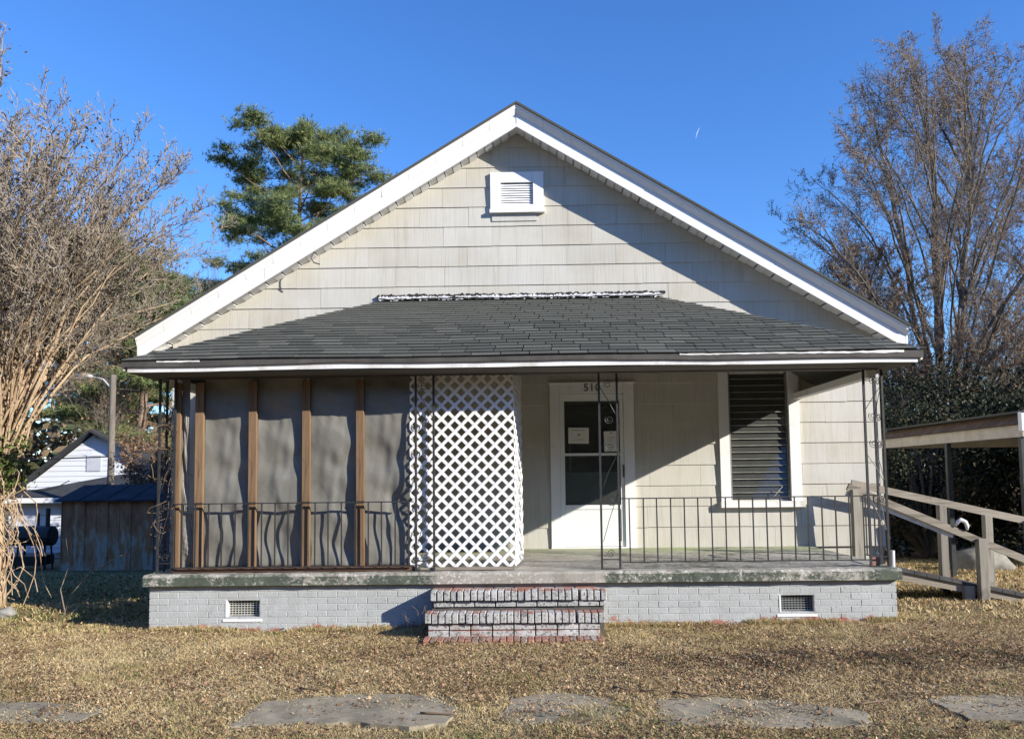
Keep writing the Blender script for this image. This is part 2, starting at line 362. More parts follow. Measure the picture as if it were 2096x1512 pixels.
straw = mat_tint('straw_blades', [(0.0, (0.09,0.13,0.035)), (0.18, (0.27,0.28,0.10)), (0.36, (0.50,0.375,0.18)), (0.6, (0.69,0.53,0.28)), (0.8, (0.80,0.67,0.42)), (1.0, (0.24,0.14,0.07))], 0.75, trans=0.2)
def onslab(x, y):
    r = np.zeros(len(x), bool)
    xx = x+0.14*sn(x, y, 6, 4)+0.05*sn(x, y, 23, 6); yy = y+0.10*sn(x, y, 7, 2)+0.05*sn(x, y, 21, 1)
    for p in SL: r |= inpoly(xx, yy, p)
    return r
def house_foot(x, y): return ((x > -4.03) & (x < 3.87) & (y > 8.44)) | ((y > 11.0) & (x > -5.02) & (x < 4.95)) | ((x > -1.0) & (x < 0.8) & (y > 7.78))
def keep_g(x, y):
    s = onslab(x, y); dirt = (sn(x, y, 2.3, 3) > 0.34) | (sn(x, y, 7.0, 11) > 0.42) | (np.exp(-((x-2.9)/2.2)**2-((y-6.8)/0.35)**2) > 0.45)
    base = ~house_foot(x, y)
    base &= np.abs(x) < 0.74*y+0.4
    return base & np.where(s, (RNG.random(len(x)) < np.where(sn(x, y, 3.4, 12)+0.5*sn(x, y, 11, 2) > 0.22, 0.6, 0.025)), np.where(dirt, RNG.random(len(x)) < 0.45, True))
def tint_g(x, y):
    g = sn(x, y, 1.6, 1) + 0.7*sn(x, y, 5, 2)
    near = np.clip((5.35-y)/0.4, 0, 1)*0.22
    t = 0.57 - 0.30*np.clip(g, 0, 1) - near + 0.12*sn(x, y, 11, 5) + RNG.normal(0, 0.13, len(x))
    mo = np.exp(-((x-2.9)/2.2)**2-((y-6.75)/0.35)**2)*0.45*(sn(x, y, 5, 2) > -0.1)
    br = np.clip(sn(x, y, 2.2, 17)+0.6*sn(x, y, 6.5, 18)-0.15, 0, 1)*0.5
    return np.clip(t+mo+np.where(RNG.random(len(x)) < br, 0.42, 0), 0, 1)
tag(blades('dry_grass', 680000, -7.2, 7.2, 4.4, 8.9, 0.010, 0.036, 0.0042, 2.6, straw, keep_g, tint_g, 1.1), 'matted straw coloured winter grass covering the front yard', 'grass', kind='stuff')
tag(blades('side_grass', 120000, -11, 12, 8.3, 17, 0.025, 0.07, 0.012, 1.6, straw, lambda x, y: ~house_foot(x, y) & ((x < -3.9) | (x > 3.8)) & ~((x > -4.9) & (x < 4.9) & (y > 11)), lambda x, y: np.where(x > 0, 0.42, 0.3)+0.2*sn(x, y, 1.1, 5)+RNG.normal(0, 0.12, len(x))), 'yellow green grass in the side yards beside the house', 'grass', kind='stuff')
def keep_t(x, y):
    c = (sn(x, y, 3.1, 21) > 0.30) & (sn(x, y, 19, 22) > 0.05)
    return c & ~house_foot(x, y) & ~onslab(x, y) & (np.abs(x) < 0.74*y+0.4)
tag(blades('grass_tufts', 110000, -7.2, 7.2, 4.4, 8.7, 0.03, 0.075, 0.0045, 1.0, straw, keep_t, lambda x, y: 0.34+0.22*sn(x, y, 0.9, 31)+RNG.normal(0, 0.13, len(x))), 'longer upright tufts of yellow and green grass in the front lawn', 'grass', kind='stuff')
tag(blades('base_grass', 14000, -4.2, 4.1, 8.30, 8.44, 0.03, 0.085, 0.005, 0.9, straw, lambda x, y: ~house_foot(x, y) & (sn(x, y, 4, 5) > -0.15), lambda x, y: 0.4+RNG.normal(0, 0.15, len(x))), 'ragged dry grass along the foot of the brick foundation', 'grass', kind='stuff')
def litter(name, n, x0, x1, y0, y1, size, mat, keep, tintf):
    x = RNG.uniform(x0, x1, n); y = RNG.uniform(y0, y1, n); m = keep(x, y); x = x[m]; y = y[m]; n = len(x)
    z = gz(x, y)+RNG.uniform(0.006, 0.035, n)
    s = size*RNG.uniform(0.5, 1.5, n); c = np.stack([x, y, z], 1)
    a = RNG.uniform(0, 2*math.pi, n); ti = RNG.uniform(-0.7, 0.7, (n, 2))
    u = np.stack([np.cos(a), np.sin(a), ti[:, 0]], 1); v = np.stack([-np.sin(a), np.cos(a), ti[:, 1]], 1)*RNG.uniform(0.3, 0.7, n)[:, None]
    curl = np.stack([np.zeros(n), np.zeros(n), RNG.uniform(0.1, 0.5, n)], 1)
    P = [c-u*s[:, None]+curl*s[:, None], c+v*s[:, None]-curl*0.2*s[:, None], c+u*s[:, None]+curl*s[:, None], c-v*s[:, None]-curl*0.2*s[:, None]]
    V = np.stack(P, 1).reshape(-1, 3); k = np.arange(n)*4
    F = np.concatenate([np.stack([k, k+1, k+3], 1), np.stack([k+1, k+2, k+3], 1)])
    o = np_mesh(name, V, F, mat, tint=np.tile(np.clip(tintf(x, y), 0, 1), 2)); return o
tag(blades('loose_straw', 16000, -4.6, 4.9, 5.05, 6.1, 0.01, 0.03, 0.006, 4.5, straw, lambda x, y: (sn(x, y, 3.3, 41) > 0.12), lambda x, y: 0.72+RNG.normal(0, 0.12, len(x))), 'pale loose straw strewn over the broken sidewalk', 'straw', kind='stuff')
leafm = mat_tint('dead_leaves', [(0, (0.08,0.045,0.028)), (0.3, (0.21,0.12,0.065)), (0.6, (0.43,0.28,0.155)), (0.85, (0.66,0.49,0.29)), (1, (0.76,0.66,0.50))], 0.8, trans=0.15)
def keep_l(x, y):
    d = 0.30+0.6*np.clip(sn(x, y, 2.2, 17)+0.6*sn(x, y, 6.5, 18), 0, 1)+0.5*sn(x, y, 1.3, 7)+0.35*sn(x, y, 5.5, 3)+0.5*np.exp(-((x-0.5)/2.6)**2-((y-6.9)/0.7)**2)+0.25*((y > 5.7) & (y < 6.3))+0.7*np.exp(-((x-3.0)/2)**2-((y-6.8)/0.35)**2)
    d = np.where(onslab(x, y), np.where(sn(x, y, 4, 8) > 0.22, 0.4, 0.07), d)
    return ~house_foot(x, y) & (np.abs(x) < 0.74*y+0.4) & (RNG.random(len(x)) < d)
def tint_l(x, y): return 0.46-0.12*(y < 5.5)+0.14*sn(x, y, 6, 4)-0.42*np.exp(-((x-3.0)/2.2)**2-((y-6.75)/0.35)**2)*(0.6+0.6*sn(x, y, 5, 2))+0.1*sn(x, y, 2, 9)+RNG.normal(0, 0.2, len(x))
tag(litter('leaf_litter', 190000, -7.2, 7.2, 4.4, 8.6, 0.0115, leafm, keep_l, tint_l), 'small curled brown leaves scattered over the dry front lawn', 'fallen leaves', kind='stuff')
tag(litter('side_leaf_litter', 12000, -10, 11, 8.6, 16, 0.03, leafm, lambda x, y: ~house_foot(x, y) & (abs(x) > 4), lambda x, y: 0.5+RNG.normal(0, 0.2, len(x))), 'fallen leaves lying in the side yards', 'fallen leaves', kind='stuff')

# ------------------------------------------------------------ house
YF, YW, YO = 8.42, 11.03, 10.69      # foundation front, wall front, rake fascia
FZ = 0.635; XL, XR = -5.04, 4.95; PX, PZ = -0.075, 6.89; SLP = 0.608; HW = 5.32
def ztop(x): return PZ - SLP*abs(x-PX)
house = thing('house', 'single storey gabled house with cream cement shingle siding and a hipped front porch', 'house', (0, YW, 0))
def P(mb, name, mat, parent, **k):   # child built in world coordinates
    o = mb.build(name, mat, parent, **k)
    q = parent; off = Vector((0,0,0))
    while q: off += q.location; q = q.parent
    o.location = -off; return o
wall = MB()
DX0, DX1, DZ1 = 0.46, 1.40, 2.83      # door opening
WX0, WX1, WZ0, WZ1 = 2.85, 3.69, 1.29, 3.11
ztri = lambda x: ztop(x)-0.27
wp = [(XL, 0.3), (XR, 0.3), (XR, ztri(XR)), (PX, ztri(PX)), (XL, ztri(XL))]
pieces = [wp]
for r in ((DX0, DX1, 0.62, DZ1), (WX0, WX1, WZ0, WZ1)):
    pieces = [k for q in pieces for k in minus_rect(q, *r)]
# the polygon is convex, so rectangle cuts leave convex pieces
for q in pieces: wall.prism([(x, YW+0.02, z) for x, z in q], (0, 0.1, 0))
fw = P(wall, 'front_wall', M['siding'], house)
CH = 0.288; z = 0.635; row = 0
while z < 6.6:
    off = (row % 2)*0.355 + random.uniform(-0.03, 0.03); x = XL - 0.71 + off
    while x < XR:
        q = [(x+0.0012, z), (x+0.7088, z), (x+0.7088, z+CH+0.01), (x+0.0012, z+CH+0.01)]
        q = clip(q, 1, 0, XR); q = clip(q, -1, 0, -XL)
        q = clip(q, SLP, 1, PZ-0.275+SLP*PX); q = clip(q, -SLP, 1, PZ-0.275-SLP*PX)
        pcs = [q] if area(q) > 2e-3 else []
        for r in ((DX0-0.05, DX1+0.05, 0.6, DZ1+0.05), (WX0-0.05, WX1+0.05, WZ0-0.05, WZ1+0.05), (-0.40, 0.24, 5.47, 5.98)):
            pcs = [k for s_ in pcs for k in minus_rect(s_, *r)]
        if pcs:
            jz = random.uniform(-0.003, 0.003); jy = random.uniform(0, 0.003); mb = MB()
            for s_ in pcs:
                zb = z
                def yy(zz): return YW - 0.004 - jy - 0.012*(1-(zz-zb)/(CH+0.01))
                b0 = len(mb.v); n = len(s_)
                mb.v += [(a, yy(c), c+jz) for a, c in s_] + [(a, YW+0.019, c+jz) for a, c in s_]
                mb.f += [tuple(range(b0, b0+n)), tuple(range(b0+2*n-1, b0+n-1, -1))]
                for i in range(n): j = (i+1) % n; mb.f.append((b0+j, b0+i, b0+n+i, b0+n+j))
            P(mb, 'siding_shingle', M['siding'], fw)
        x += 0.71
    z += CH; row += 1
P(MB().box(XL, XL+0.1, YW+0.12, YW+12, 0.3, 3.6), 'side_wall', M['siding'], house)
P(MB().box(XR-0.1, XR, YW+0.12, YW+12, 0.3, 3.6), 'side_wall', M['siding'], house)
P(MB().prism([(x, YW+12, z) for x, z in wp], (0, 0.1, 0)), 'back_wall', M['siding'], house)
bb = MB().box(XL+0.03, XR-0.03, YW+0.14, YW+12, -0.9, 0.3); P(bb, 'house_foundation', M['mortar'], house)
P(MB().box(XL-0.02, XL+0.03, YW-0.025, YW+0.1, 3.0, 3.52), 'corner_trim', M['white'], house)
P(MB().box(XR-0.02, XR+0.02, YW-0.02, YW+0.1, 0.6, 3.52), 'corner_trim', M['siding'], house)

# main roof
roof = link('roof', None, house)
ex = HW; eL = PX-ex; eR = PX+ex
for sgn in (-1, 1):
    xe = PX+sgn*ex; ze = ztop(xe)
    yb = YW+12.4; yf = YO-0.09
    m = MB().prism([(PX, yf, PZ), (xe, yf, ze), (xe, yb, ze), (PX, yb, PZ)][::sgn], (0, 0, -0.035)); P(m, 'shingle_layer', M['asphalt'], roof)
    m = MB().prism([(PX, yf+0.03, PZ-0.037), (xe-sgn*0.02, yf+0.03, ze-0.025), (xe-sgn*0.02, yb, ze-0.025), (PX, yb, PZ-0.037)][::sgn], (0, 0, -0.05)); P(m, 'roof_deck', M['white2'], roof)
    # forward-leaning crown strip under the roof edge
    a0, a1 = 0.045, 0.155
    n = 14; m = MB()
    for i in range(n):
        xa = PX+sgn*ex*i/n; xb = PX+sgn*ex*(i+1)/n - sgn*0.004
        w0 = random.uniform(-0.006, 0.006); w1 = random.uniform(-0.006, 0.006)
        f = [(xa, yf+0.015, ztop(xa)-a0), (xb, yf+0.015, ztop(xb)-a0), (xb, YO-0.012, ztop(xb)-a1+w1), (xa, YO-0.012, ztop(xa)-a1+w0)]
        m.prism(f[::sgn], (0, 0.012, 0.02))
    P(m, 'crown_strip', M['white2'], roof)
    for i in range(3):
        xa = PX+sgn*ex*i/3; xb = PX+sgn*(ex*(i+1)/3-0.004); j = random.uniform(-0.004, 0.004)
        m = MB().prism([(xa, YO+j, ztop(xa)-0.125), (xb, YO+j, ztop(xb)-0.125), (xb, YO+j, ztop(xb)-0.325), (xa, YO+j, ztop(xa)-0.325)][::-sgn], (0, 0.025, 0)); P(m, 'fascia_board', M['white2'], roof)
    m = MB().prism([(PX, YO-0.013, PZ-0.118), (xe, YO-0.013, ze-0.118), (xe, YO-0.013, ze-0.136), (PX, YO-0.013, PZ-0.136)][::-sgn], (0, 0.012, 0)); P(m, 'gap_shade_strip', M['drip'], roof)  # dark strip standing for the shaded gap between crown and fascia
    m = MB().prism([(PX, YO-0.008, PZ-0.295), (xe, YO-0.008, ze-0.295), (xe, YO-0.008, ze-0.333), (PX, YO-0.008, PZ-0.333)][::-sgn], (0, 0.03, 0)); P(m, 'fascia_bead', M['white2'], roof)
    L = math.hypot(ex, ex*SLP); k = int(L/0.135); pm = None
    for i in range(k):
        t0 = i/k; t1 = (i+1)/k - 0.0022
        xa = PX+sgn*ex*t0; xb = PX+sgn*ex*t1; dz = 0.285+(0.013 if i % 2 else 0)
        m = MB().prism([(xa, YO+0.026, ztop(xa)-dz), (xb, YO+0.026, ztop(xb)-dz), (xb, YW-0.02, ztop(xb)-dz), (xa, YW-0.02, ztop(xa)-dz)], (0, 0, 0.008))
        P(m, 'soffit_panel', M['soffit'] if 'soffit' in M else M['white'], roof)
    # eave along the side
    P(MB().box(min(xe, xe-sgn*0.03), max(xe, xe-sgn*0.03), YO, yb, ze-0.26, ze-0.05), 'eave_board', M['white2'], roof)
    P(MB().box(min(xe-sgn*0.04, XR if sgn > 0 else XL), max(xe-sgn*0.04, XR if sgn > 0 else XL), YO+0.03, yb, ze-0.20, ze-0.19), 'eave_soffit', M['white'], roof)
m = MB().tube([(-2.93, YO+0.06, 4.85), (-2.98, YO+0.03, 4.74), (-2.93, YO, 4.66), (-2.84, YO-0.02, 4.63)], 0.009, 5); P(m, 'loose_strip', M['drip'], roof)

# attic vent
av = link('attic_vent', None, house)
P(MB().box(-0.30, 0.14, YW-0.012, YW+0.012, 5.56, 5.88), 'vent_back', M['vent_dark'], av)
x0, x1, z0, z1 = -0.465, 0.30, 5.42, 6.02; w = 0.15
P(MB().box(x0, x0+w, YW-0.055, YW+0.02, z0+0.05, z1), 'frame', M['white2'], av)
P(MB().box(x1-w, x1, YW-0.055, YW+0.02, z0+0.05, z1), 'frame', M['white2'], av)
P(MB().box(x0+w+0.002, x1-w-0.002, YW-0.053, YW+0.02, z1-0.15, z1-0.002), 'frame', M['white2'], av)
P(MB().box(x0+w+0.002, x1-w-0.002, YW-0.053, YW+0.02, z0+0.05, z0+0.12), 'frame', M['white2'], av)
P(MB().box(x0-0.012, x1+0.012, YW-0.085, YW+0.02, z0, z0+0.048), 'sill', M['white2'], av)
P(MB().box(x0+0.02, x1-0.1, YW-0.03, YW-0.001, z0-0.11, z0-0.002), 'patch_board', M['siding'], av)
for i in range(9):
    zc = 5.56+i*0.035
    P(MB().beam((x0+w+0.003, YW-0.022, zc), (x1-w-0.003, YW-0.022, zc), 0.034, 0.005, (0, -0.9, 0.5)), 'louver_slat', M['white2'], av)

# porch: foundation of painted bricks
fd = link('porch_foundation', None, house)
FXL, FXR = -4.06, 3.89; BZ0, BZ1 = -0.02, 0.515
V1 = (-3.23, -2.87, 0.18, 0.355); V2 = (2.66, 3.02, 0.185, 0.36)
bed = MB(); pc = [[(FXL+0.012, BZ0-0.2), (FXR-0.012, BZ0-0.2), (FXR-0.012, BZ1), (FXL+0.012, BZ1)]]
for V_ in (V1, V2): pc = [k for q in pc for k in minus_rect(q, *V_)]
for q in pc: bed.prism([(a, YF+0.0045, b) for a, b in q], (0, 0.1155, 0))
P(bed, 'mortar_bed', M['brick'], fd)
ch = 0.0677; bl = 0.2135
bm_cache = {}
def brick_part(L, H, D, mat, parent, loc, name='brick', rz=0, bev=0.005):
    key = (round(L, 3), round(H, 3), round(D, 3), mat.name)
    if key not in bm_cache:
        mb = MB().box(0, L, 0, D, 0, H); me = mb.mesh('brick', mat); b = bmesh.new(); b.from_mesh(me)
        bmesh.ops.bevel(b, geom=list(b.edges), offset=bev, segments=1, affect='EDGES'); b.to_mesh(me); b.free(); bm_cache[key] = me
    o = link(name, bm_cache[key], parent); q = parent; off = Vector((0,0,0))
    while q: off += q.location; q = q.parent
    o.location = Vector(loc)-off; o.rotation_euler.z = rz; return o
row = 0; z = BZ1-ch
while z > 0.02:
    x = FXL - (bl/2 if row % 2 else 0)
    while x < FXR-0.01:
        a, b = max(x, FXL), min(x+bl-0.007, FXR)
        segs = [(a, b)]
        for V_ in (V1, V2):
            if z+ch-0.01 > V_[2]-0.005 and z < V_[3]+0.005:
                ns = []
                for s0, s1 in segs:
                    if s1 <= V_[0] or s0 >= V_[1]: ns.append((s0, s1))
                    else:
                        if s0 < V_[0]: ns.append((s0, V_[0]-0.004))
                        if s1 > V_[1]: ns.append((V_[1]+0.004, s1))
                segs = ns
        for s0, s1 in segs:
            if s1-s0 > 0.03: brick_part(s1-s0, ch-0.006, 0.09, M['brick'], fd, (s0, YF+random.uniform(0, 0.003), z+random.uniform(-0.001, 0.001)), bev=0.003)
        x += bl
    z -= ch; row += 1
P(MB().box(FXL+0.013, FXL+0.1, YF+0.13, YW+0.1, -0.3, BZ1), 'porch_side_wall', M['mortar'], fd)
P(MB().box(FXR-0.1, FXR-0.013, YF+0.13, YW+0.1, -0.3, BZ1), 'porch_side_wall', M['mortar'], fd)
for V_, bmname in ((V1, 'vent_bar'), (V2, 'vent_bar2')):
    cv = link('crawl_vent', None, house); a, b, c, d = V_
    P(MB().box(a, b, YF+0.085, YF+0.10, c, d), 'vent_back', M['vent_dark'], cv)
    P(MB().prism([(a-0.03, YF-0.008, c-0.028), (b+0.03, YF-0.008, c-0.028), (b+0.03, YF+0.09, c+0.012), (a-0.03, YF+0.09, c+0.012)], (0, 0, -0.02)), 'sill', M['white'], cv)
    P(MB().box(a-0.004, a+0.014, YF-0.003, YF+0.08, c, d), 'frame', M['white'], cv)
    g = MB()
    for i in range(11): g.box(a+0.02+i*(b-a-0.04)/10-0.004, a+0.02+i*(b-a-0.04)/10+0.004, YF+0.055, YF+0.063, c+0.014, d-0.004)
    for i in range(7): g.box(a+0.016, b-0.016, YF+0.047, YF+0.0545, c+0.016+i*(d-c-0.026)/6-0.004, c+0.016+i*(d-c-0.026)/6+0.004)
    P(g, 'grille', M[bmname], cv)
# slab with a slightly uneven edge
def slab():
    n = 70; mb = MB(); x0, x1 = -4.10, 3.93; ys = [YF-0.068, YF-0.055, 9.2, 10.1, YW+0.1]
    xs = [x0+(x1-x0)*i/n for i in range(n+1)]
    rings = []
    for i, x in enumerate(xs):
        e = random.uniform(-0.006, 0.006); t = random.uniform(-0.004, 0.003)
        prof = [(ys[0]+e, 0.517), (ys[0]+e-0.002, 0.61+t), (ys[0]+0.022+e, FZ+t), (9.2, FZ+0.004), (YW+0.15, FZ+0.006), (YW+0.15, 0.517)]
        rings.append([len(mb.v)+k for k in range(6)]); mb.v += [(x, a, b) for a, b in prof]
    for i in range(n):
        for k in range(6): k2 = (k+1) % 6; mb.f.append((rings[i][k], rings[i+1][k], rings[i+1][k2], rings[i][k2]))
    mb.f.append(tuple(rings[0])); mb.f.append(tuple(rings[-1])[::-1]); return mb
P(slab(), 'porch_slab', M['slab'], house)

# porch roof
pr_ = link('porch_roof', None, house)
EL, ER, EY, EZ = -4.22, 4.10, 8.05, 2.895; TL, TR, TZ = -2.06, 1.94, 4.165
vn = Vector((0, YW-EY, TZ-EZ)); SLN = vn.length; vd = vn.normalized(); nrm = Vector((0, -vd.z, vd.y))
def rp(x, s): return Vector((x, EY, EZ)) + vd*s
def xlim(s): t = s/SLN; return EL+(TL-EL)*t, ER+(TR-ER)*t
P(MB().prism([rp(EL, 0), rp(ER, 0), rp(TR, SLN), rp(TL, SLN)], -nrm*0.03), 'roof_deck', M['drip'], pr_)
P(MB().prism([(EL, EY, EZ), (TL, YW, TZ), (EL, YW, EZ)], (0.02, 0, -0.03)), 'side_slope', M['asphalt'], pr_)
P(MB().prism([(ER, EY, EZ), (ER, YW, EZ), (TR, YW, TZ)], (-0.02, 0, -0.03)), 'side_slope', M['asphalt'], pr_)
tabs = []; ex_ = 0.14; row = 0; s = -0.02
while s < SLN-0.02:
    off = [0, 0.152, 0.07, 0.22][row % 4]; s1 = min(s+ex_+0.05, SLN); l0, r0 = xlim(max(s, 0)); x = l0 - 0.305 + off
    while x < r0:
        q = [(x+0.005, s), (x+0.300, s), (x+0.300, s1), (x+0.005, s1)]
        mL = (TL-EL)/SLN; mR = (TR-ER)/SLN
        q = clip(q, -1, mL, -EL+0.012); q = clip(q, 1, -mR, ER+0.012)
        if area(q) > 2e-3: tabs.append((s, q))
        x += 0.305
    s += ex_; row += 1
rest = MB(); cnt = 0
for s, q in tabs:
    sag = random.uniform(0, 0.003)
    def up(x, t): u = 0.017*(1-(t-s)/0.19)+0.004+sag; return rp(x, t)+nrm*(u+0.012*math.sin(x*1.9+0.5)*0.5*(1-t/SLN))
    if cnt < 298: mb = MB()
    else: mb = rest
    b = len(mb.v); n = len(q)
    mb.v += [tuple(up(*p)) for p in q] + [tuple(up(*p)-nrm*0.007) for p in q]
    mb.f += [tuple(range(b, b+n)), tuple(range(b+2*n-1, b+n-1, -1))]
    for i in range(n): j = (i+1) % n; mb.f.append((b+j, b+i, b+n+i, b+n+j))
    if cnt < 298: P(mb, 'roof_shingle', M['asphalt'], pr_)
    cnt += 1
M['asphalt2'] = mat_asphalt('asphalt_shingle_far'); tag(P(rest, 'upper_roof_shingles', M['asphalt2'], pr_), kind='stuff')
# drip edge, dark fascia and white trim, all a little wavy
def strip(x0, x1, y, zt, zb, th, mat, name, wob=0.006, n=60, seed=0, fl=0.0):
    r = random.Random(seed); mb = MB(); rg = []; a = b_ = 0
    for i in range(n+1):
        x = x0+(x1-x0)*i/n; a = a*0.7+r.uniform(-1, 1)*wob; b_ = b_*0.7+r.uniform(-1, 1)*wob; t = zt(x) if callable(zt) else zt; bt = zb(x) if callable(zb) else zb
        rg.append([len(mb.v)+k for k in range(4)]); mb.v += [(x, y+fl, t+a), (x, y, bt+b_), (x, y+th, bt+b_), (x, y+th+fl, t+a)]
    for i in range(n):
        for k in range(4): k2 = (k+1) % 4; mb.f.append((rg[i][k], rg[i+1][k], rg[i+1][k2], rg[i][k2]))
    mb.f.append(tuple(rg[0])); mb.f.append(tuple(rg[-1])[::-1]); return P(mb, name, mat, pr_)
sag = lambda x: 0.012*math.sin((x+4)*0.55)+0.006*math.sin(x*2.3)
strip(EL, ER, EY-0.006, lambda x: EZ+0.006+sag(x)*0.3, lambda x: EZ-0.065+sag(x), 0.02, M['drip'], 'drip_edge', 0.0022, seed=3, fl=0.0)
strip(EL+0.05, ER-0.05, EY+0.018, lambda x: EZ-0.055+sag(x), lambda x: EZ-0.118+sag(x)*0.6, 0.02, M['peel'], 'fascia_trim', 0.0015, seed=4)
strip(1.6, 3.9, EY-0.012, lambda x: EZ-0.004, lambda x: EZ-0.024, 0.006, M['peel'], 'exposed_board', 0.004, seed=8)
strip(-3.85, -3.4, EY-0.012, lambda x: EZ-0.006, lambda x: EZ-0.022, 0.006, M['peel'], 'exposed_board', 0.003, 14, seed=9)
for sx, a, b in ((EL, EL, EL+0.02), (ER, ER-0.02, ER)):
    P(MB().box(a, b, EY+0.02, YW-0.03, EZ-0.10, EZ-0.01), 'side_fascia', M['peel'], pr_)
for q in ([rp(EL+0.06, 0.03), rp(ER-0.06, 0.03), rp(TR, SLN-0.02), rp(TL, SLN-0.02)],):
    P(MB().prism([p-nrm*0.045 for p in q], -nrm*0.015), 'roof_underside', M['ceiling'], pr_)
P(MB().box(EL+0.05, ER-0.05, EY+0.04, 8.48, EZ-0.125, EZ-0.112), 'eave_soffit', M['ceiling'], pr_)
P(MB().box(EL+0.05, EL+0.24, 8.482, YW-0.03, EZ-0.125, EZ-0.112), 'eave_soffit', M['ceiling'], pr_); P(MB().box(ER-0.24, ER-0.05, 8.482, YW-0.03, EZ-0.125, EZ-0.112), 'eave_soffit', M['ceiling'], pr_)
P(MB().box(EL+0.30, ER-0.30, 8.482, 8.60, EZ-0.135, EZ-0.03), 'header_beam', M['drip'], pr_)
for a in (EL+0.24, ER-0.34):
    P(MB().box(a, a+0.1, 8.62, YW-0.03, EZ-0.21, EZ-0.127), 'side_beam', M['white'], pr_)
# lumpy sealant and tar along the top joint
def lumps(x0, x1, n, ys, zs, r, mat, name):
    mb = MB(); rr = random.Random(n)
    for i in range(n):
        x = x0+(x1-x0)*(i+0.5)/n+rr.uniform(-0.01, 0.01); w = (x1-x0)/n*rr.uniform(0.6, 1.1); h = r*rr.uniform(0.5, 1.3); z = zs+rr.uniform(-0.008, 0.008)
        c = [(-1, -0.3), (-0.5, -1), (0.6, -0.9), (1, 0.1), (0.4, 1), (-0.6, 0.8)]
        mb.prism([(x+a*w*rr.uniform(0.7, 1.2), ys+rr.uniform(-0.004, 0.004), z+b*h*rr.uniform(0.6, 1.3)) for a, b in c], (0, 0.03, 0))
    P(mb, name, mat, pr_)
lumps(TL-0.02, TR+0.02, 110, YW-0.075, TZ+0.035, 0.027, M['sealant'], 'sealant_bead')
lumps(TL-0.04, TR+0.06, 90, YW-0.055, TZ+0.068, 0.024, M['tar'], 'tar_bead')
lumps(TL-0.0, TR+0.0, 60, YW-0.082, TZ+0.022, 0.009, M['tar'], 'tar_spots')

# front door
df = link('door_frame', None, house); y0 = YW-0.045
P(MB().box(0.345, DX0+0.02, y0, YW+0.10, 0.645, 2.945), 'trim', M['white'], df)
P(MB().box(DX1-0.02, 1.525, y0, YW+0.10, 0.645, 2.945), 'trim', M['white'], df)
P(MB().box(DX0+0.022, DX1-0.022, y0+0.003, YW+0.10, DZ1-0.03, 2.943), 'trim', M['white'], df)
P(MB().box(0.33, 1.54, y0-0.02, YW, 2.947, 2.965), 'drip_cap', M['white'], df)
P(MB().box(0.34, 1.53, y0-0.03, YW+0.1, 0.642, 0.66), 'threshold', M['white'], df)
def text_mesh(txt, size, mat, depth=0.004):
    c = bpy.data.curves.new('digit', 'FONT'); c.body = txt; c.size = size; c.extrude = depth; c.align_x = 'CENTER'
    o = bpy.data.objects.new('t', c); C.objects.link(o); dg = bpy.context.evaluated_depsgraph_get()
    me = bpy.data.meshes.new_from_object(o.evaluated_get(dg)); bpy.data.objects.remove(o); me.materials.clear(); me.materials.append(mat); me.name = 'digit'; return me
for i, d in enumerate('510'):
    o = link('digit', text_mesh(d, 0.15, M['digit']), df); o.rotation_euler = (rad(90), 0, 0)
    o.location = Vector((0.858+i*0.083, y0-0.003, 2.84))-house.location
sd = link('storm_door', None, house); ys = YW-0.02
gx0, gx1, gz0, gz1 = 0.545, 1.325, 1.24, 2.70
P(MB().box(DX0+0.024, gx0, ys, ys+0.035, 0.665, DZ1-0.034), 'stile', M['doorwhite'], sd)
P(MB().box(gx1, DX1-0.024, ys, ys+0.035, 0.665, DZ1-0.034), 'stile', M['doorwhite'], sd)
P(MB().box(gx0+0.002, gx1-0.002, ys+0.002, ys+0.035, gz1, DZ1-0.036), 'rail', M['doorwhite'], sd)
P(MB().box(gx0+0.002, gx1-0.002, ys+0.002, ys+0.035, gz0-0.06, gz0), 'rail', M['doorwhite'], sd)
P(MB().box(gx0+0.002, gx1-0.002, ys-0.004, ys+0.035, 1.93, 1.965), 'crossbar', M['doorwhite'], sd)
P(MB().box(gx0+0.002, gx1-0.002, ys+0.012, ys+0.03, 0.74, gz0-0.062), 'kick_panel', M['doorwhite'], sd)
P(MB().box(gx0+0.002, gx1-0.002, ys+0.003, ys+0.035, 0.667, 0.738), 'rail', M['doorwhite'], sd)
P(MB().box(gx0+0.002, gx1-0.002, ys+0.018, ys+0.022, gz0+0.002, 1.928), 'glass_pane', M['glass'], sd)
P(MB().box(gx0+0.002, gx1-0.002, ys+0.014, ys+0.0165, 1.967, gz1-0.002), 'glass_pane', M['glass'], sd)
h = MB().box(1.352, 1.37, ys-0.045, ys-0.03, 1.62, 1.80); h.box(1.355, 1.367, ys-0.03, ys, 1.64, 1.66); h.box(1.355, 1.367, ys-0.03, ys, 1.76, 1.78)
P(h, 'door_handle', M['iron'], sd)
idr = link('inner_door', None, house)
P(MB().box(DX0, DX1, YW+0.115, YW+0.14, 0.66, 2.86), 'door_leaf', M['innerdoor'], idr)
P(MB().box(gx0+0.02, gx1-0.02, YW+0.10, YW+0.113, 1.70, 2.66), 'dark_window', M['vent_dark'], idr)
for a in (0.9, 1.42): P(MB().box(gx0+0.04, gx1-0.04, YW+0.105, YW+0.114, a, a+0.02), 'panel_molding', M['innerdoor'], idr)
P(MB().box(0.62, 0.635, YW+0.09, YW+0.099, 1.72, 2.3), 'muntin', M['innerdoor'], idr)

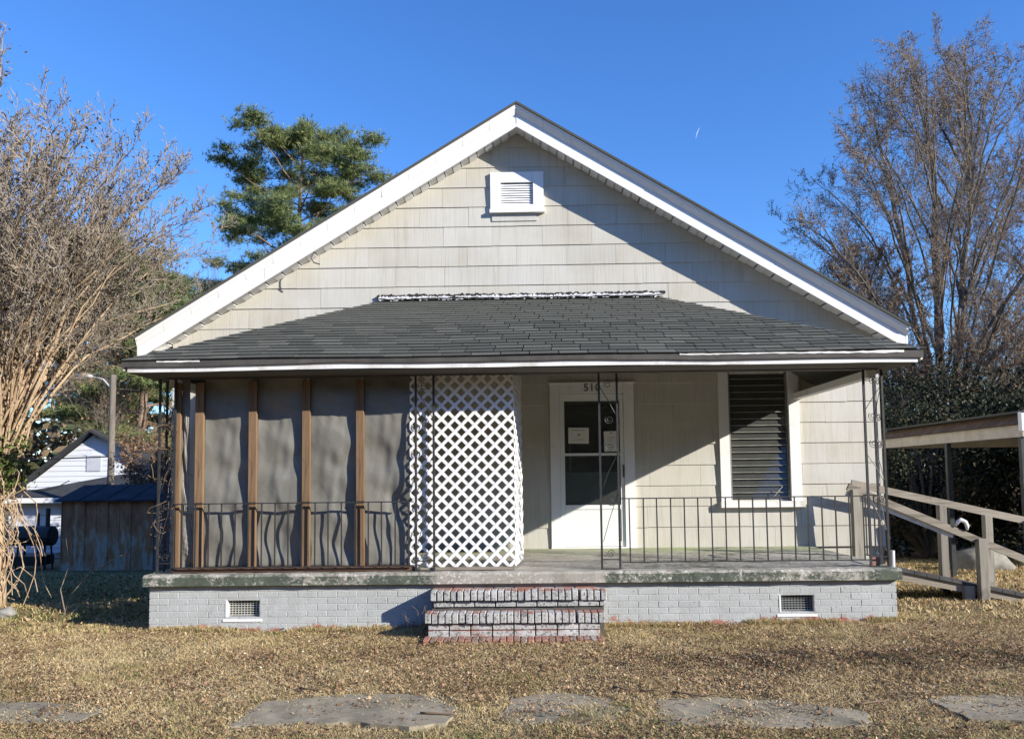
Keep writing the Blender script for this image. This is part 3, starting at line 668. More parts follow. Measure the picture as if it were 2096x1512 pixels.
# window with louvred glass
wd = link('window', None, house); y0 = YW-0.05
P(MB().box(2.715, WX0-0.0, y0, YW+0.10, WZ0-0.02, 3.225), 'frame', M['white'], wd)
P(MB().box(WX1, 3.835, y0, YW+0.10, WZ0-0.02, 3.225), 'frame', M['white'], wd)
P(MB().box(WX0+0.002, WX1-0.002, y0+0.003, YW+0.10, 3.10, 3.223), 'frame', M['white'], wd)
P(MB().box(2.70, 3.86, y0-0.05, YW+0.10, 1.185, WZ0-0.023), 'sill', M['peel'], wd)
for a, b in ((WX0, WX0+0.035), (WX1-0.03, WX1)): P(MB().box(a+0.002, b-0.002, YW, YW+0.05, WZ0, 3.098), 'jamb', M['vent_bar2'], wd)
P(MB().box(WX0+0.04, WX1-0.035, YW+0.01, YW+0.05, 3.06, 3.098), 'header', M['peel'], wd)
for i in range(19):
    zc = WZ0+0.05+i*0.094
    P(MB().beam((WX0+0.04, YW+0.03, zc), (WX1-0.034, YW+0.03, zc), 0.105, 0.005, (0, -0.97, 0.25)), 'louver_pane', M['louver'], wd)
    if i: P(MB().beam((WX0+0.04, YW+0.008, zc-0.047), (WX1-0.034, YW+0.008, zc-0.047), 0.004, 0.005), 'louver_edge', M['vent_bar'], wd)
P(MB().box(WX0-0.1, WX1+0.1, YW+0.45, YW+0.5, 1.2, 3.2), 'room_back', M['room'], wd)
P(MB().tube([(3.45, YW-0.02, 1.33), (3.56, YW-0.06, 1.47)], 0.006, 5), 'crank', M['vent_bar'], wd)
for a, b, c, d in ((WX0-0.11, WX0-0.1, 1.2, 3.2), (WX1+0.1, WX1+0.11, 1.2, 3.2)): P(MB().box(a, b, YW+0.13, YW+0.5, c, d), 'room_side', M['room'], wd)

# ------------------------------------------------------------ brick steps
st = thing('brick_steps', 'two worn brick steps with flaking white paint leading up to the porch', 'steps', (-0.1, 8.0, 0))
def stepcourse(x0, x1, yf, zt, seed, shift):
    r = random.Random(seed); n = int((x1-x0)/0.0677)
    for i in range(n):
        x = x0+i*(x1-x0)/n; dx = 0.018 if i >= n-4 else 0; dz = r.uniform(-0.003, 0.002)-(0.006 if i >= n-4 else 0)
        brick_part(0.0585, 0.098, 0.20, M['brick_step'], st, (x+dx, yf+r.uniform(-0.008, 0.006)+(0.014 if i >= n-4 else 0), zt-0.098+dz), 'rowlock_brick', r.uniform(-0.03, 0.03), 0.006)
    for i in range(int((x1-x0)/bl)+1):
        a = x0+0.03+i*bl; b = min(a+bl-0.012, x1-0.01)
        if b-a > 0.04: brick_part(b-a, 0.058, 0.1, M['brick_step'], st, (a, yf+0.035+r.uniform(0, 0.006), zt-0.098-0.068), 'stretcher_brick', 0, 0.004)
        if seed == 2 and b-a > 0.04: brick_part(b-a, 0.062, 0.1, M['brick_step'], st, (a, yf+0.03+r.uniform(0, 0.006), zt-0.098-0.137), 'stretcher_brick', 0, 0.004)
stepcourse(-1.0, 0.80, 8.10, 0.475, 1, 0); stepcourse(-1.02, 0.745, 7.80, 0.300, 2, 0)
P(MB().box(-0.985, 0.78, 8.16, 8.41, 0.02, 0.44), 'step_core', M['mortar_dark'], st)
P(MB().box(-1.0, 0.715, 7.86, 8.155, 0.0, 0.265), 'step_core', M['mortar_dark'], st)
for i in range(8):
    brick_part(0.2, 0.058, 0.16, M['brick_red'], st, (-1.0+i*0.215, 8.26+random.uniform(-0.006, 0.006), 0.415), 'tread_brick', 0, 0.004)
for i in range(26):
    brick_part(0.06, 0.06, 0.2, M['brick_red'], st, (-1.02+i*0.0677, 7.63+random.uniform(-0.01, 0.01), 0.016), 'footing_brick', random.uniform(-0.03, 0.03), 0.006)

# ------------------------------------------------------------ iron posts and railings
def spiral(cx, cz, r0, turns, a0, sgn, y=0, n=22):
    return [(cx+sgn*math.cos(a0+turns*2*math.pi*i/n)*r0*(1-0.75*i/n), y, cz+math.sin(a0+turns*2*math.pi*i/n)*r0*(1-0.75*i/n)) for i in range(n+1)]
H0, H1 = FZ+0.005, 2.755
def flat_panel(t, w, ymap=False, two=True):
    def T(p): return (p[1], p[0], p[2]) if ymap else p
    def tb(pts, r): MB().tube([T(p) for p in pts], r, 5).build('scroll' if len(pts) > 4 else 'brace_rod', M['iron'], t)
    hh = H1-H0
    for zc in (0.16, hh-0.12): tb(spiral(w/2, H0+zc, 0.045, 1.4, 0.4, 1), 0.004)
    for zc in (hh*0.62, hh*0.76): tb(spiral(w*0.55, H0+zc, 0.05, 1.5, 2.4, 1), 0.0045)
    tb(spiral(w*0.55, H0+hh*0.34, 0.045, 1.4, 3.4, -1), 0.0045)
    tb([(0.01, 0, H0+hh*0.93), (w*0.5, 0, H0+hh*0.86), (w-0.01, 0, H0+hh*0.78)], 0.004)
    tb([(w-0.01, 0, H0+hh*0.58), (w*0.5, 0, H0+hh*0.50), (0.01, 0, H0+hh*0.40)], 0.004)
    tb([(w-0.01, 0, H0+hh*0.38), (w*0.45, 0, H0+hh*0.25), (0.02, 0, H0+hh*0.14)], 0.004)
def iron_post(x, y, label, kind, w=0.195, sgn=1):
    t = thing('iron_post', label, 'porch post', (x, y, 0), 'black iron posts holding up the porch roof')
    def bar(dx, dy): MB().box(dx-0.011, dx+0.011, dy-0.011, dy+0.011, H0, H1).build('bar', M['iron'], t)
    bar(0, 0); bar(w*sgn, 0)
    flat_panel(t, w*sgn)
    MB().box(min(0, w*sgn)-0.008, max(0, w*sgn)+0.008, -0.012, 0.012, H0-0.004, H0+0.008).build('foot_plate', M['iron'], t)
    MB().box(min(0, w*sgn), max(0, w*sgn), -0.006, 0.006, H0+0.10, H0+0.11).build('cross_bar', M['iron'], t)
    if kind == 'corner':
        bar(0, w); flat_panel(t, w, True)
    return t
iron_post(0.803, 8.50, 'flat black iron porch post standing in front of the front door', 'flat')
iron_post(-1.20, 8.50, 'flat black iron porch post in front of the white lattice', 'flat')
iron_post(3.865, 8.50, 'black iron corner post with scrolls beside the wooden ramp', 'corner', sgn=-1)
iron_post(-4.02, 8.50, 'black iron corner post at the left end of the screened bay', 'corner', w=0.17, sgn=1)
def railing(x0, x1, y, zt, zb, n, label):
    t = thing('iron_railing', label, 'railing', (x0, y, FZ), 'black iron railings along the porch edge')
    MB().box(0, x1-x0, -0.012, 0.012, zt-FZ-0.006, zt-FZ+0.006).build('top_rail', M['iron'], t)
    MB().box(0, x1-x0, -0.010, 0.010, zb-FZ-0.006, zb-FZ+0.006).build('bottom_rail', M['iron'], t)
    me = MB().box(-0.0065, 0.0065, -0.0065, 0.0065, zb-FZ+0.006, zt-FZ-0.006).mesh('baluster', M['iron'])
    for i in range(n):
        o = link('baluster', me, t); o.location = ((x1-x0)*(i+0.6)/n, random.uniform(-0.002, 0.002), 0); o.rotation_euler.y = random.uniform(-0.006, 0.006)
    return t
railing(-3.83, -1.22, 8.47, 1.385, 0.70, 18, 'black iron railing with thin balusters in front of the grey screens')
railing(1.02, 3.67, 8.50, 1.392, 0.712, 18, 'black iron railing with thin balusters below the louvred window')
t = thing('iron_railing', 'short black iron side railing behind the right corner post next to the ramp', 'railing', (3.865, 8.71, FZ), 'black iron railings along the porch edge')
MB().box(-0.01, 0.01, 0, 0.36, 0.75, 0.762).build('top_rail', M['iron'], t); MB().box(-0.01, 0.01, 0, 0.36, 0.07, 0.082).build('bottom_rail', M['iron'], t)
for i in range(3): MB().box(-0.0065, 0.0065, 0.10+i*0.11, 0.113+i*0.11, 0.082, 0.75).build('baluster', M['iron'], t)

# ------------------------------------------------------------ screened bay: studs, plate, grey sheets
studs = [(-3.83, 0.05, 'thin wooden stud next to the left iron corner post'), (-3.595, 0.092, 'wooden stud with split foot, second from the left of the screens'),
         (-3.005, 0.088, 'third wooden stud from the left, between two wavy grey screens'), (-2.412, 0.088, 'fourth wooden stud from the left, with a dark knot near its top'), (-1.815, 0.088, 'rightmost wooden stud, nearest the white lattice')]
for x, w, lb in studs:
    t = MB().box(-w/2, w/2, 0, 0.045, 0, 2.04); o = t.build('wooden_stud', M['stud'], None, bevel=0.003); o.location = (x, 8.535, FZ+0.045); o.rotation_euler.y = random.uniform(-0.004, 0.004)
    tag(o, lb, 'wooden post', 'wooden studs framing the porch screens')
    if w > 0.06:
        k = MB().box(-w/2-0.001, w/2+0.001, -0.004, 0.0, 0.695, 0.715).build('dark_band', M['vent_dark'], o)
o = MB().box(-3.86, -1.20, -0.02, 0.07, 0, 0.042).build('bottom_plate', M['plate'], None, bevel=0.004); o.location = (0, 8.53, FZ+0.006); tag(o, 'dark red brown board lying on the slab under the screens', 'board')
o = MB().box(-1.16, -0.13, -0.02, 0.06, 0, 0.03).build('lattice_board', M['grey_wood_x'], None, bevel=0.004); o.location = (0, 8.53, FZ+0.006); tag(o, 'weathered grey board under the foot of the white lattice', 'board')
def sheet(x0, x1, z0, z1, seed, label, amp=0.035):
    r = random.Random(seed); nx_, nz_ = 26, 74; mb = MB(); ph = [r.uniform(0, 6.28) for _ in range(8)]; fz = r.uniform(2.6, 4.2)
    cx = (x0+x1)/2; 
    def d(u, v):
        zc = (z0+(z1-z0)*v)
        a = amp*(0.7*math.sin(fz*zc+ph[0]+1.2*u)+0.4*math.sin(2.3*fz*zc+ph[1]-2*u)+0.35*math.sin(5.0*u+ph[2]+zc))
        a += 0.011*math.sin(14*zc+ph[3]+3*u)
        edge = min(u, 1-u)*2
        return a*(0.45+0.55*edge**0.5) + 0.014*math.sin(31*u*v+ph[4])*edge*(1-v) + 0.007*math.sin(19*u+23*v+ph[5])*math.cos(11*u-37*v+ph[6])*edge
    for j in range(nz_+1):
        for i in range(nx_+1):
            u, v = i/nx_, j/nz_; mb.v.append((x0+(x1-x0)*u-cx, 0.040+max(d(u, v)*0.75, -0.028), z0+(z1-z0)*v-FZ))
    for j in range(nz_):
        for i in range(nx_): a = j*(nx_+1)+i; mb.f.append((a, a+1, a+nx_+2, a+nx_+1))
    m = bpy.data.meshes.new('screen_sheet'); m.from_pydata(mb.v, [], mb.f); m.materials.append(M['sheet']); m.polygons.foreach_set('use_smooth', [True]*len(m.polygons))
    o = link('screen_sheet', m, None, (cx, 8.56, FZ)); sm = o.modifiers.new('s', 'SOLIDIFY'); sm.thickness = 0.003
    tag(o, label, 'screen', 'grey sheets hung between the wooden studs')
sheet(-3.575, -3.02, 0.69, 2.80, 1, 'grey screen sheet left of the third stud, lit with a crumpled lower part')
sheet(-2.985, -2.43, 0.69, 2.80, 5, 'grey screen sheet with the deepest wavy shadow along its right edge', 0.05)
sheet(-2.395, -1.83, 0.69, 2.80, 9, 'grey screen sheet between the fourth and the rightmost stud')
sheet(-1.795, -1.24, 0.69, 2.80, 13, 'grey screen sheet right beside the white lattice', 0.04)
sheet(-3.82, -3.73, 1.30, 2.80, 17, 'narrow torn strip of grey screen hanging next to the left corner post', 0.02)
sheet(-3.80, -3.62, 0.69, 1.28, 21, 'low remnant of grey screen between the two leftmost studs', 0.02)

# ------------------------------------------------------------ lattice
def lattice(label, W_, Hh, loc, rz, bulge=0.0):
    t = thing('lattice_screen', label, 'lattice', loc, 'white lattice screens on the porch'); t.rotation_euler.z = rz
    pd = 0.1465; sw = 0.034*math.sqrt(2)
    for layer, sg in ((0, 1), (1, -1)):
        c = -Hh-pd
        while c < W_+Hh+pd:
            # strip: points with x - sg*z in [c, c+sw]
            q = [(0, 0), (W_, 0), (W_, Hh), (0, Hh)]
            q = clip(q, 1, -sg, c+sw); q = clip(q, -1, sg, -c) if len(q) > 2 else []
            if len(q) > 2 and area(q) > 1e-3:
                mb = MB(); y = layer*0.0075
                if bulge:
                    def f(p): return (p[0]+0.07*bulge*(1-p[1]/Hh)**1.2*(p[0]/W_), y, p[1])
                else: f = lambda p: (p[0], y, p[1])
                mb.prism([f(p) for p in q], (0, 0.006, 0)).build('lattice_strip', M['lattice'], t)
            c += pd
    return t
lattice('white plastic lattice screen facing the street beside the grey sheets', 1.145, 2.165, (-1.275, 8.56, 0.672), 0)
lattice('narrow white lattice return running back towards the wall at the porch entrance', 0.75, 2.165, (-0.125, 8.575, 0.672), rad(84), 0.7)

# ------------------------------------------------------------ door papers and porch clutter
def paper(x0, x1, z0, z1, label, marks, rz=0):
    cx, cz = (x0+x1)/2, (z0+z1)/2; t = thing('paper_notice', label, 'notice', (cx, YW-0.026, cz), 'papers taped to the storm door glass'); t.rotation_euler.y = rz
    MB().box(x0-cx, x1-cx, 0, 0.0012, z0-cz, z1-cz).build('sheet', M['paper'], t)
    m = MB()
    for a, b, c, d in marks: m.box(x0-cx+(x1-x0)*a, x0-cx+(x1-x0)*b, -0.0008, -0.0002, z0-cz+(z1-z0)*c, z0-cz+(z1-z0)*d)
    m.build('print', M['ink'], t)
paper(0.60, 0.888, 2.10, 2.325, 'wide white paper notice taped to the left of the door glass', [(0.2,0.8,0.82,0.86),(0.45,0.6,0.52,0.62),(0.42,0.55,0.46,0.49),(0.3,0.75,0.30,0.32),(0.15,0.85,0.2,0.22)], 0.02)
paper(1.10, 1.30, 1.985, 2.27, 'tall white paper notice taped to the right of the door glass behind the iron post', [(0.45,0.6,0.88,0.94),(0.2,0.7,0.7,0.72),(0.2,0.75,0.62,0.64),(0.25,0.6,0.5,0.52),(0.3,0.65,0.2,0.22),(0.3,0.33,0.2,0.38),(0.62,0.65,0.2,0.38)], -0.02)
o = MB().box(0, 0.09, 0, 0.06, 0, 0.10).build('loose_brick', M['brick_red'], None, bevel=0.006); o.location = (3.70, 8.55, FZ+0.006); tag(o, 'loose orange red brick beside the right corner post', 'brick')
o = MB().tube([(0, 0, 0), (0.003, 0, 0.19)], 0.021, 10).build('pipe_stub', M['lattice'], None); o.location = (3.915, 8.53, FZ-0.02); tag(o, 'short white plastic pipe stub at the right corner post', 'pipe')

# ------------------------------------------------------------ wooden ramp
rp_ = thing('wooden_ramp', 'weathered wooden ramp with handrails leaving the right end of the porch', 'ramp', (3.95, 9.6, 0))
YN, YR = 9.70, 10.75
def dk(x): return 0.60 - 0.215*(x-3.95)
nb = 20
for i in range(nb):
    xa = 3.96+i*0.15; P(MB().prism([(xa, YN, dk(xa)), (xa+0.142, YN, dk(xa+0.142)), (xa+0.142, YR, dk(xa+0.142)), (xa, YR, dk(xa))], (0, 0, -0.035)), 'deck_board', M['deck'], rp_)
for y in (YN+0.03, YR-0.03): P(MB().prism([(3.96, y, dk(3.96)-0.037), (6.95, y, dk(6.95)-0.037), (6.95, y, max(dk(6.95)-0.15, -0.15)), (3.96, y, dk(3.96)-0.15)][::-1], (0, 0.04, 0)), 'stringer', M['grey_wood_x'], rp_)
P(MB().beam((3.93, YN-0.03, 1.475), (6.25, YN-0.03, 0.475), 0.035, 0.085), 'handrail', M['grey_wood_x'], rp_)
P(MB().beam((3.93, YN+0.015, 1.395), (5.2, YN+0.015, 0.865), 0.03, 0.06), 'lower_rail', M['peel'], rp_)
P(MB().beam((4.42, YR, 1.505), (6.78, YR, 0.965), 0.035, 0.095), 'handrail', M['grey_wood_x'], rp_)
for x, y, zt, w in ((5.50, YN-0.055, 0.83, 0.11), (4.46, YR-0.06, 1.46, 0.10), (5.58, YR-0.07, 1.20, 0.10), (6.18, YR-0.07, 1.06, 0.10), (6.80, YR-0.03, 1.00, 0.10), (4.0, YN-0.055, 1.44, 0.08), (6.75, YN-0.055, 0.45, 0.1)):
    P(MB().box(x-w/2, x+w/2, y-0.045, y+0.045, g1(x, y)-0.1, zt), 'post', M['grey_wood_z'], rp_, bevel=0.004)
P(MB().box(5.30, 5.42, YN-0.01, YN+0.06, dk(5.3)-0.27, dk(5.3)-0.05), 'brace_block', M['grey_wood_z'], rp_)
m = MB().tube([(0, 0, 0), (0.02, -0.01, 0.05), (0.06, -0.02, 0.075), (0.11, -0.015, 0.05), (0.13, -0.01, 0.0), (0.135, 0, -0.05)], [0.012, 0.022, 0.028, 0.024, 0.026, 0.012], 7)
o = m.build('plastic_bag', M['lattice'], None, smooth=True); o.location = (5.20, YN-0.06, 0.985); tag(o, 'crumpled white plastic scrap draped over the near ramp handrail', 'plastic scrap')

# ------------------------------------------------------------ carport
cp = thing('carport', 'open carport with beige beam, brown shingle edge and thin black posts', 'carport', (6.9, 13, 0))
CX = 6.92
M['beige'] = plain('beige_beam_paint', (0.52,0.475,0.40), 0.7, 0.25, 4); M['brownsh'] = plain('brown_edge_shingle', (0.15,0.105,0.075), 0.9, 0.4, 7)
M['gut'] = plain('carport_post_metal', (0.045,0.05,0.05), 0.5, 0.3)
P(MB().box(CX-0.03, CX+0.03, 10.95, 15.4, 2.12, 2.29), 'side_beam', M['beige'], cp)
P(MB().box(CX+0.04, CX+5.6, 10.97, 11.05, 2.12, 2.29), 'front_beam', M['beige'], cp); P(MB().box(CX+0.04, CX+5.6, 15.3, 15.38, 2.12, 2.29), 'back_beam', M['beige'], cp)
P(MB().box(CX-0.09, CX+0.0, 10.86, 10.94, 2.20, 2.46), 'gutter_corner', M['white2'], cp)
for i in range(15):
    a = 10.95+i*0.297
    P(MB().prism([(CX-0.10, a, 2.30), (CX-0.10, a+0.285, 2.30), (CX+0.05, a+0.285, 2.44), (CX+0.05, a, 2.44)], (0.02, 0, -0.01)), 'edge_shingle', M['brownsh'], cp)
P(MB().prism([(CX-0.08, 10.85, 2.45), (CX+5.8, 10.85, 2.75), (CX+5.8, 15.5, 2.75), (CX-0.08, 15.5, 2.45)], (0, 0, 0.03)), 'roof', M['asphalt'], cp)
for x, y in ((CX, 11.02), (CX, 12.95), (CX, 15.2), (CX+5.5, 11.02), (CX+5.5, 13.0), (CX+5.5, 15.2)):
    P(MB().box(x-0.035, x+0.035, y-0.035, y+0.035, g1(x, y)-0.1, 2.118), 'post', M['gut'], cp)

# ------------------------------------------------------------ small things in the yard
def rock(name, loc, s, label, mat, cat='rock'):
    bm = bmesh.new(); bmesh.ops.create_icosphere(bm, subdivisions=3, radius=1)
    r = random.Random(sum(map(ord, label)))
    for v in bm.verts:
        n = 1+0.12*math.sin(v.co.x*4+1)*math.cos(v.co.y*3.1)+0.08*math.sin(v.co.z*6+v.co.x*3)+r.uniform(-0.02, 0.02); v.co = Vector((v.co.x*s[0]*n, v.co.y*s[1]*n, v.co.z*s[2]*n))
    me = bpy.data.meshes.new(name); bm.to_mesh(me); bm.free(); me.materials.append(mat); me.polygons.foreach_set('use_smooth', [True]*len(me.polygons))
    return tag(link(name, me, None, loc), label, cat)
M['rock'] = plain('grey_stone', (0.26,0.25,0.22), 0.9, 0.4, 5, bump=0.8, bs=12)
rock('rock', (-5.95, 8.95, g1(-5.95, 8.95)+0.05), (0.10, 0.08, 0.07), 'small round grey rock at the foot of the vine covered tree', M['rock'])
rock('boulder', (8.3, 14.6, g1(8.3, 14.6)+0.08), (0.55, 0.4, 0.36), 'large pale boulder lying on the lawn beyond the ramp', M['rock'])

# weed in front of the steps
def nrm3(v): return v/(np.linalg.norm(v)+1e-9)
def mk_tubes(segs, name, mat, parent, sides=3):
    a = np.array([s[0] for s in segs], float); b = np.array([s[1] for s in segs], float); r0 = np.array([s[2] for s in segs]); r1 = np.array([s[3] for s in segs])
    d = b-a; d /= np.linalg.norm(d, axis=1)[:, None]+1e-9
    ref = np.where(np.abs(d[:, 2:3]) > 0.9, np.array([[1., 0, 0]]), np.array([[0, 0, 1.]])); u = np.cross(d, ref); u /= np.linalg.norm(u, axis=1)[:, None]; w = np.cross(d, u)
    V = []
    for p, r in ((a, r0), (b, r1)):
        for k in range(sides):
            t = 2*math.pi*k/sides; V.append(p+(u*math.cos(t)+w*math.sin(t))*r[:, None])
    V = np.stack(V, 1).reshape(-1, 3); k = np.arange(len(a))*2*sides
    F = np.concatenate([np.stack([k+i, k+(i+1) % sides, k+sides+(i+1) % sides, k+sides+i], 1) for i in range(sides)])
    return np_mesh(name, V, F, mat, parent, smooth=sides > 3)
wd_ = thing('dry_weed', 'dry leafless weed growing at the left corner of the brick steps', 'weed', (-1.1, 7.95, 0.05))
sg = []
for i in range(9):
    p = np.array([random.uniform(-0.08, 0.08), random.uniform(-0.06, 0.05), 0.0]); d = np.array([random.uniform(-0.5, 0.4), random.uniform(-0.3, 0.2), 1.0])
    for k in range(6):
        q = p+d/np.linalg.norm(d)*0.065*random.uniform(0.6, 1.3); sg.append((p, q, 0.004-k*0.0004, 0.0036-k*0.0004)); p = q; d = d+np.array([random.uniform(-0.4, 0.4), random.uniform(-0.2, 0.2), -0.12])
M['weed'] = plain('dry_stem', (0.22,0.15,0.09), 0.9, 0.3); mk_tubes(sg, 'stems', M['weed'], wd_, 4)

# ------------------------------------------------------------ trees
vn_ = thing('dead_vine', 'tangled dead vine clinging to the left iron corner post', 'vine', (-3.97, 8.56, FZ))
sg = []; rr0 = np.random.default_rng(77)
for i in range(26):
    p = np.array([rr0.uniform(-0.06, 0.1), rr0.uniform(0, 0.1), rr0.uniform(0.0, 1.5)]); d = np.array([0, 0, 1.0])
    for k in range(10):
        q = p+nrm3(d)*0.075; sg.append((p, q, 0.0045, 0.004)); p = q; d = nrm3(d)+rr0.normal(0, 0.45, 3)-np.array([p[0]-0.03, p[1]-0.05, 0])*3
mk_tubes(sg, 'stems', M['weed'], vn_, 3)
def grow(p, d, L, r, lev, prm, out, tips, rr):
    P_ = prm[lev]; n = P_['n']; last = lev == len(prm)-1
    for i in range(n):
        d = nrm3(d + rr.normal(0, P_['wob'], 3) + np.array([0, 0, P_['trop']]))
        q = p+d*L/n; r1 = r*(1-(1-P_.get('tap', 0.35))*(i+1)/n)
        out[lev].append((p, q, r*(1-(1-P_.get('tap', 0.35))*i/n), r1))
        if not last and (i+1)/n > P_['start']:
            for _ in range(P_['kids']):
                ang = rr.uniform(*P_['ang']); az = rr.uniform(0, 2*math.pi)
                s = nrm3(np.cross(d, np.array([math.cos(az), math.sin(az), 0.3]))); c = nrm3(d*math.cos(ang)+s*math.sin(ang))
                t = rr.uniform(0, 1); t0 = (i+t)/n
                grow(p+(q-p)*t, c, L*P_['ratio']*(1.15-0.6*t0)*rr.uniform(0.7, 1.2), max(r1*P_.get('rr', 0.5), 0.003), lev+1, prm, out, tips, rr)
        p = q
    if last or lev >= len(prm)-2: tips.append(p)
def cloud(P_, n, spread, size, mat, name, parent, tintf=None, asp=0.5, rr=None, droop=0):
    P_ = np.asarray(P_); i = rr.integers(0, len(P_), n); c = P_[i]+rr.normal(0, spread, (n, 3))
    u = rr.normal(0, 1, (n, 3)); u[:, 2] -= droop; u /= np.linalg.norm(u, axis=1)[:, None]; v = np.cross(u, rr.normal(0, 1, (n, 3))); v /= np.linalg.norm(v, axis=1)[:, None]
    s = size*rr.uniform(0.5, 1.4, n)[:, None]
    V = np.stack([c-u*s, c+v*s*asp, c+u*s, c-v*s*asp], 1).reshape(-1, 3); k = np.arange(n)*4
    F = np.stack([k, k+1, k+2, k+3], 1); t = rr.random(n) if tintf is None else tintf(c, rr)
    return np_mesh(name, V, F, mat, parent, tint=np.clip(t, 0, 1))
M['bark_tan'] = mat_bark('tan_bark', (0.26,0.17,0.095), (0.52,0.40,0.27), 4)
M['bark_twig'] = mat_bark('tan_twig', (0.20,0.16,0.12), (0.44,0.375,0.295), 2)
M['bark_grey'] = mat_bark('grey_brown_bark', (0.09,0.075,0.06), (0.24,0.205,0.165), 1.5)
M['twig_grey'] = mat_bark('grey_twig', (0.15,0.115,0.085), (0.31,0.255,0.20), 1)
M['bark_pine'] = mat_bark('pine_bark', (0.16,0.10,0.07), (0.36,0.26,0.20), 1.5)
dryleaf = mat_tint('dry_brown_leaf', [(0, (0.10,0.06,0.035)), (0.5, (0.22,0.14,0.08)), (1, (0.38,0.28,0.17))], 0.8, trans=0.25)
rustleaf = mat_tint('rusty_leaf', [(0, (0.12,0.065,0.035)), (0.5, (0.27,0.15,0.08)), (1, (0.42,0.26,0.14))], 0.8, trans=0.25)
greenleaf = mat_tint('ivy_leaf', [(0, (0.03,0.05,0.015)), (0.6, (0.09,0.12,0.03)), (1, (0.22,0.24,0.07))], 0.6, trans=0.2)
darkleaf = mat_tint('dark_evergreen_leaf', [(0, (0.008,0.012,0.006)), (0.55, (0.022,0.03,0.013)), (0.85, (0.055,0.062,0.026)), (1, (0.16,0.12,0.08))], 0.75)
needle = mat_tint('pine_needles', [(0, (0.06,0.09,0.04)), (0.4, (0.18,0.22,0.085)), (0.8, (0.36,0.38,0.15)), (1, (0.42,0.36,0.17))], 0.6, trans=0.3)

olive = mat_tint('olive_brown_leaf', [(0, (0.05,0.045,0.02)), (0.5, (0.12,0.10,0.045)), (1, (0.24,0.19,0.10))], 0.7, trans=0.2)
def limb_tree(start, target, rr, out, r, rise, sec, ter, qua, nseg=12, wob=0.02, step=0.45, s0=0.2, ang=(0.5, 0.9), up=0.25, mr=0.005, taper=0.85):
    """one long limb curving from start to target, with three orders of side twigs"""
    a = np.array(start, float); b = np.array(target, float); L_ = np.linalg.norm(b-a)
    c = a+(b-a)*0.45; c[2] += rise*L_*0.12; c[:2] += (b-a)[:2]*(-rise*0.10)
    pts = []
    off = np.zeros(3)
    for i in range(nseg+1):
        t = i/nseg; off = off+rr.normal(0, wob*L_/nseg, 3); pts.append((1-t)**2*a+2*t*(1-t)*c+t*t*b+off)
    def chain(p, d, L2, n, w, r0, lv, tu):
        res = []
        for i in range(n):
            d = nrm3(d+rr.normal(0, w, 3)+np.array([0, 0, tu])); q = p+d*L2/n; out[lv].append((p, q, max(mr, r0*(1-0.7*i/n)), max(mr*0.8, r0*(1-0.7*(i+1)/n)))); res.append((q, d)); p = q
        return res
    def side(d, a0, a1):
        az = rr.uniform(0, 6.28); sx = nrm3(np.cross(d, np.array([math.cos(az), math.sin(az), 0.2]))); an = rr.uniform(a0, a1); return nrm3(d*math.cos(an)+sx*math.sin(an))
    for i in range(nseg):
        t = i/nseg; r0 = r*(1-taper*t); r1 = r*(1-taper*(i+1)/nseg); p, q = pts[i], pts[i+1]; out[0].append((p, q, max(mr, r0), max(mr, r1)))
        if t < s0: continue
        d = nrm3(q-p); k = max(1, int(np.linalg.norm(q-p)/step+rr.random()))
        for _ in range(k):
            u = rr.random(); Ls = sec*(1.15-0.75*t)*rr.uniform(0.6, 1.25)
            for j, (p2, d2) in enumerate(chain(p+(q-p)*u, side(d, *ang), Ls, 5, 0.12, max(mr, r0*0.4), 1, up*0.25)):
                for _2 in range(ter):
                    if j == 0 and rr.random() < 0.5: continue
                    for p3, d3 in chain(p2, side(d2, 0.35, 0.95), Ls*0.36*rr.uniform(0.5, 1.2), 3, 0.16, mr*1.1, 2, up*0.2):
                        for _3 in range(qua): chain(p3, side(d3, 0.3, 0.9), Ls*0.14*rr.uniform(0.5, 1.3), 2, 0.2, mr*0.8, 3, up*0.15)
# vine covered crepe myrtle at the left
rr = np.random.default_rng(5)
bx_, by_ = -6.45, 9.35; lt = thing('vine_covered_tree', 'tall twiggy tan tree with vines and dead leaves at the left edge', 'tree', (bx_, by_, g1(bx_, by_)))
out = [[], [], [], []]
for i in range(116):
    az = i*2.39996; q = (i+0.5)/116; th = math.acos(1-q*(0.86 if math.cos(az) > 0.2 else 1.0))           # spread over a dome
    rx = 2.9*rr.uniform(0.82, 1.04); tg = (math.cos(az)*math.sin(th)*rx, math.sin(az)*math.sin(th)*rx*0.9, 3.1+math.cos(th)**0.8*2.9*rr.uniform(0.85, 1.08) if math.cos(th) > 0 else 3.0)
    if tg[0] > 1.7 and tg[2] < 4.5: continue
    a0 = az+rr.uniform(-0.4, 0.4); st_ = (math.cos(a0)*0.12, math.sin(a0)*0.12, rr.uniform(1.2, 2.1))
    limb_tree(st_, tg, rr, out, rr.uniform(0.012, 0.027), 1.6, 0.95, 2, 2, nseg=11, wob=0.10, step=0.30, s0=0.22, ang=(0.2, 0.55), up=0.45, mr=0.0042, taper=0.8)
for tg in ((0.35, -0.2, 6.6), (-0.9, 0.3, 6.6)):
    limb_tree((0, 0, 2.0), tg, rr, out, 0.03, 1.2, 0.7, 2, 2, nseg=12, wob=0.08, step=0.5, s0=0.5, ang=(0.2, 0.6), up=0.4, mr=0.004)
tk = MB()
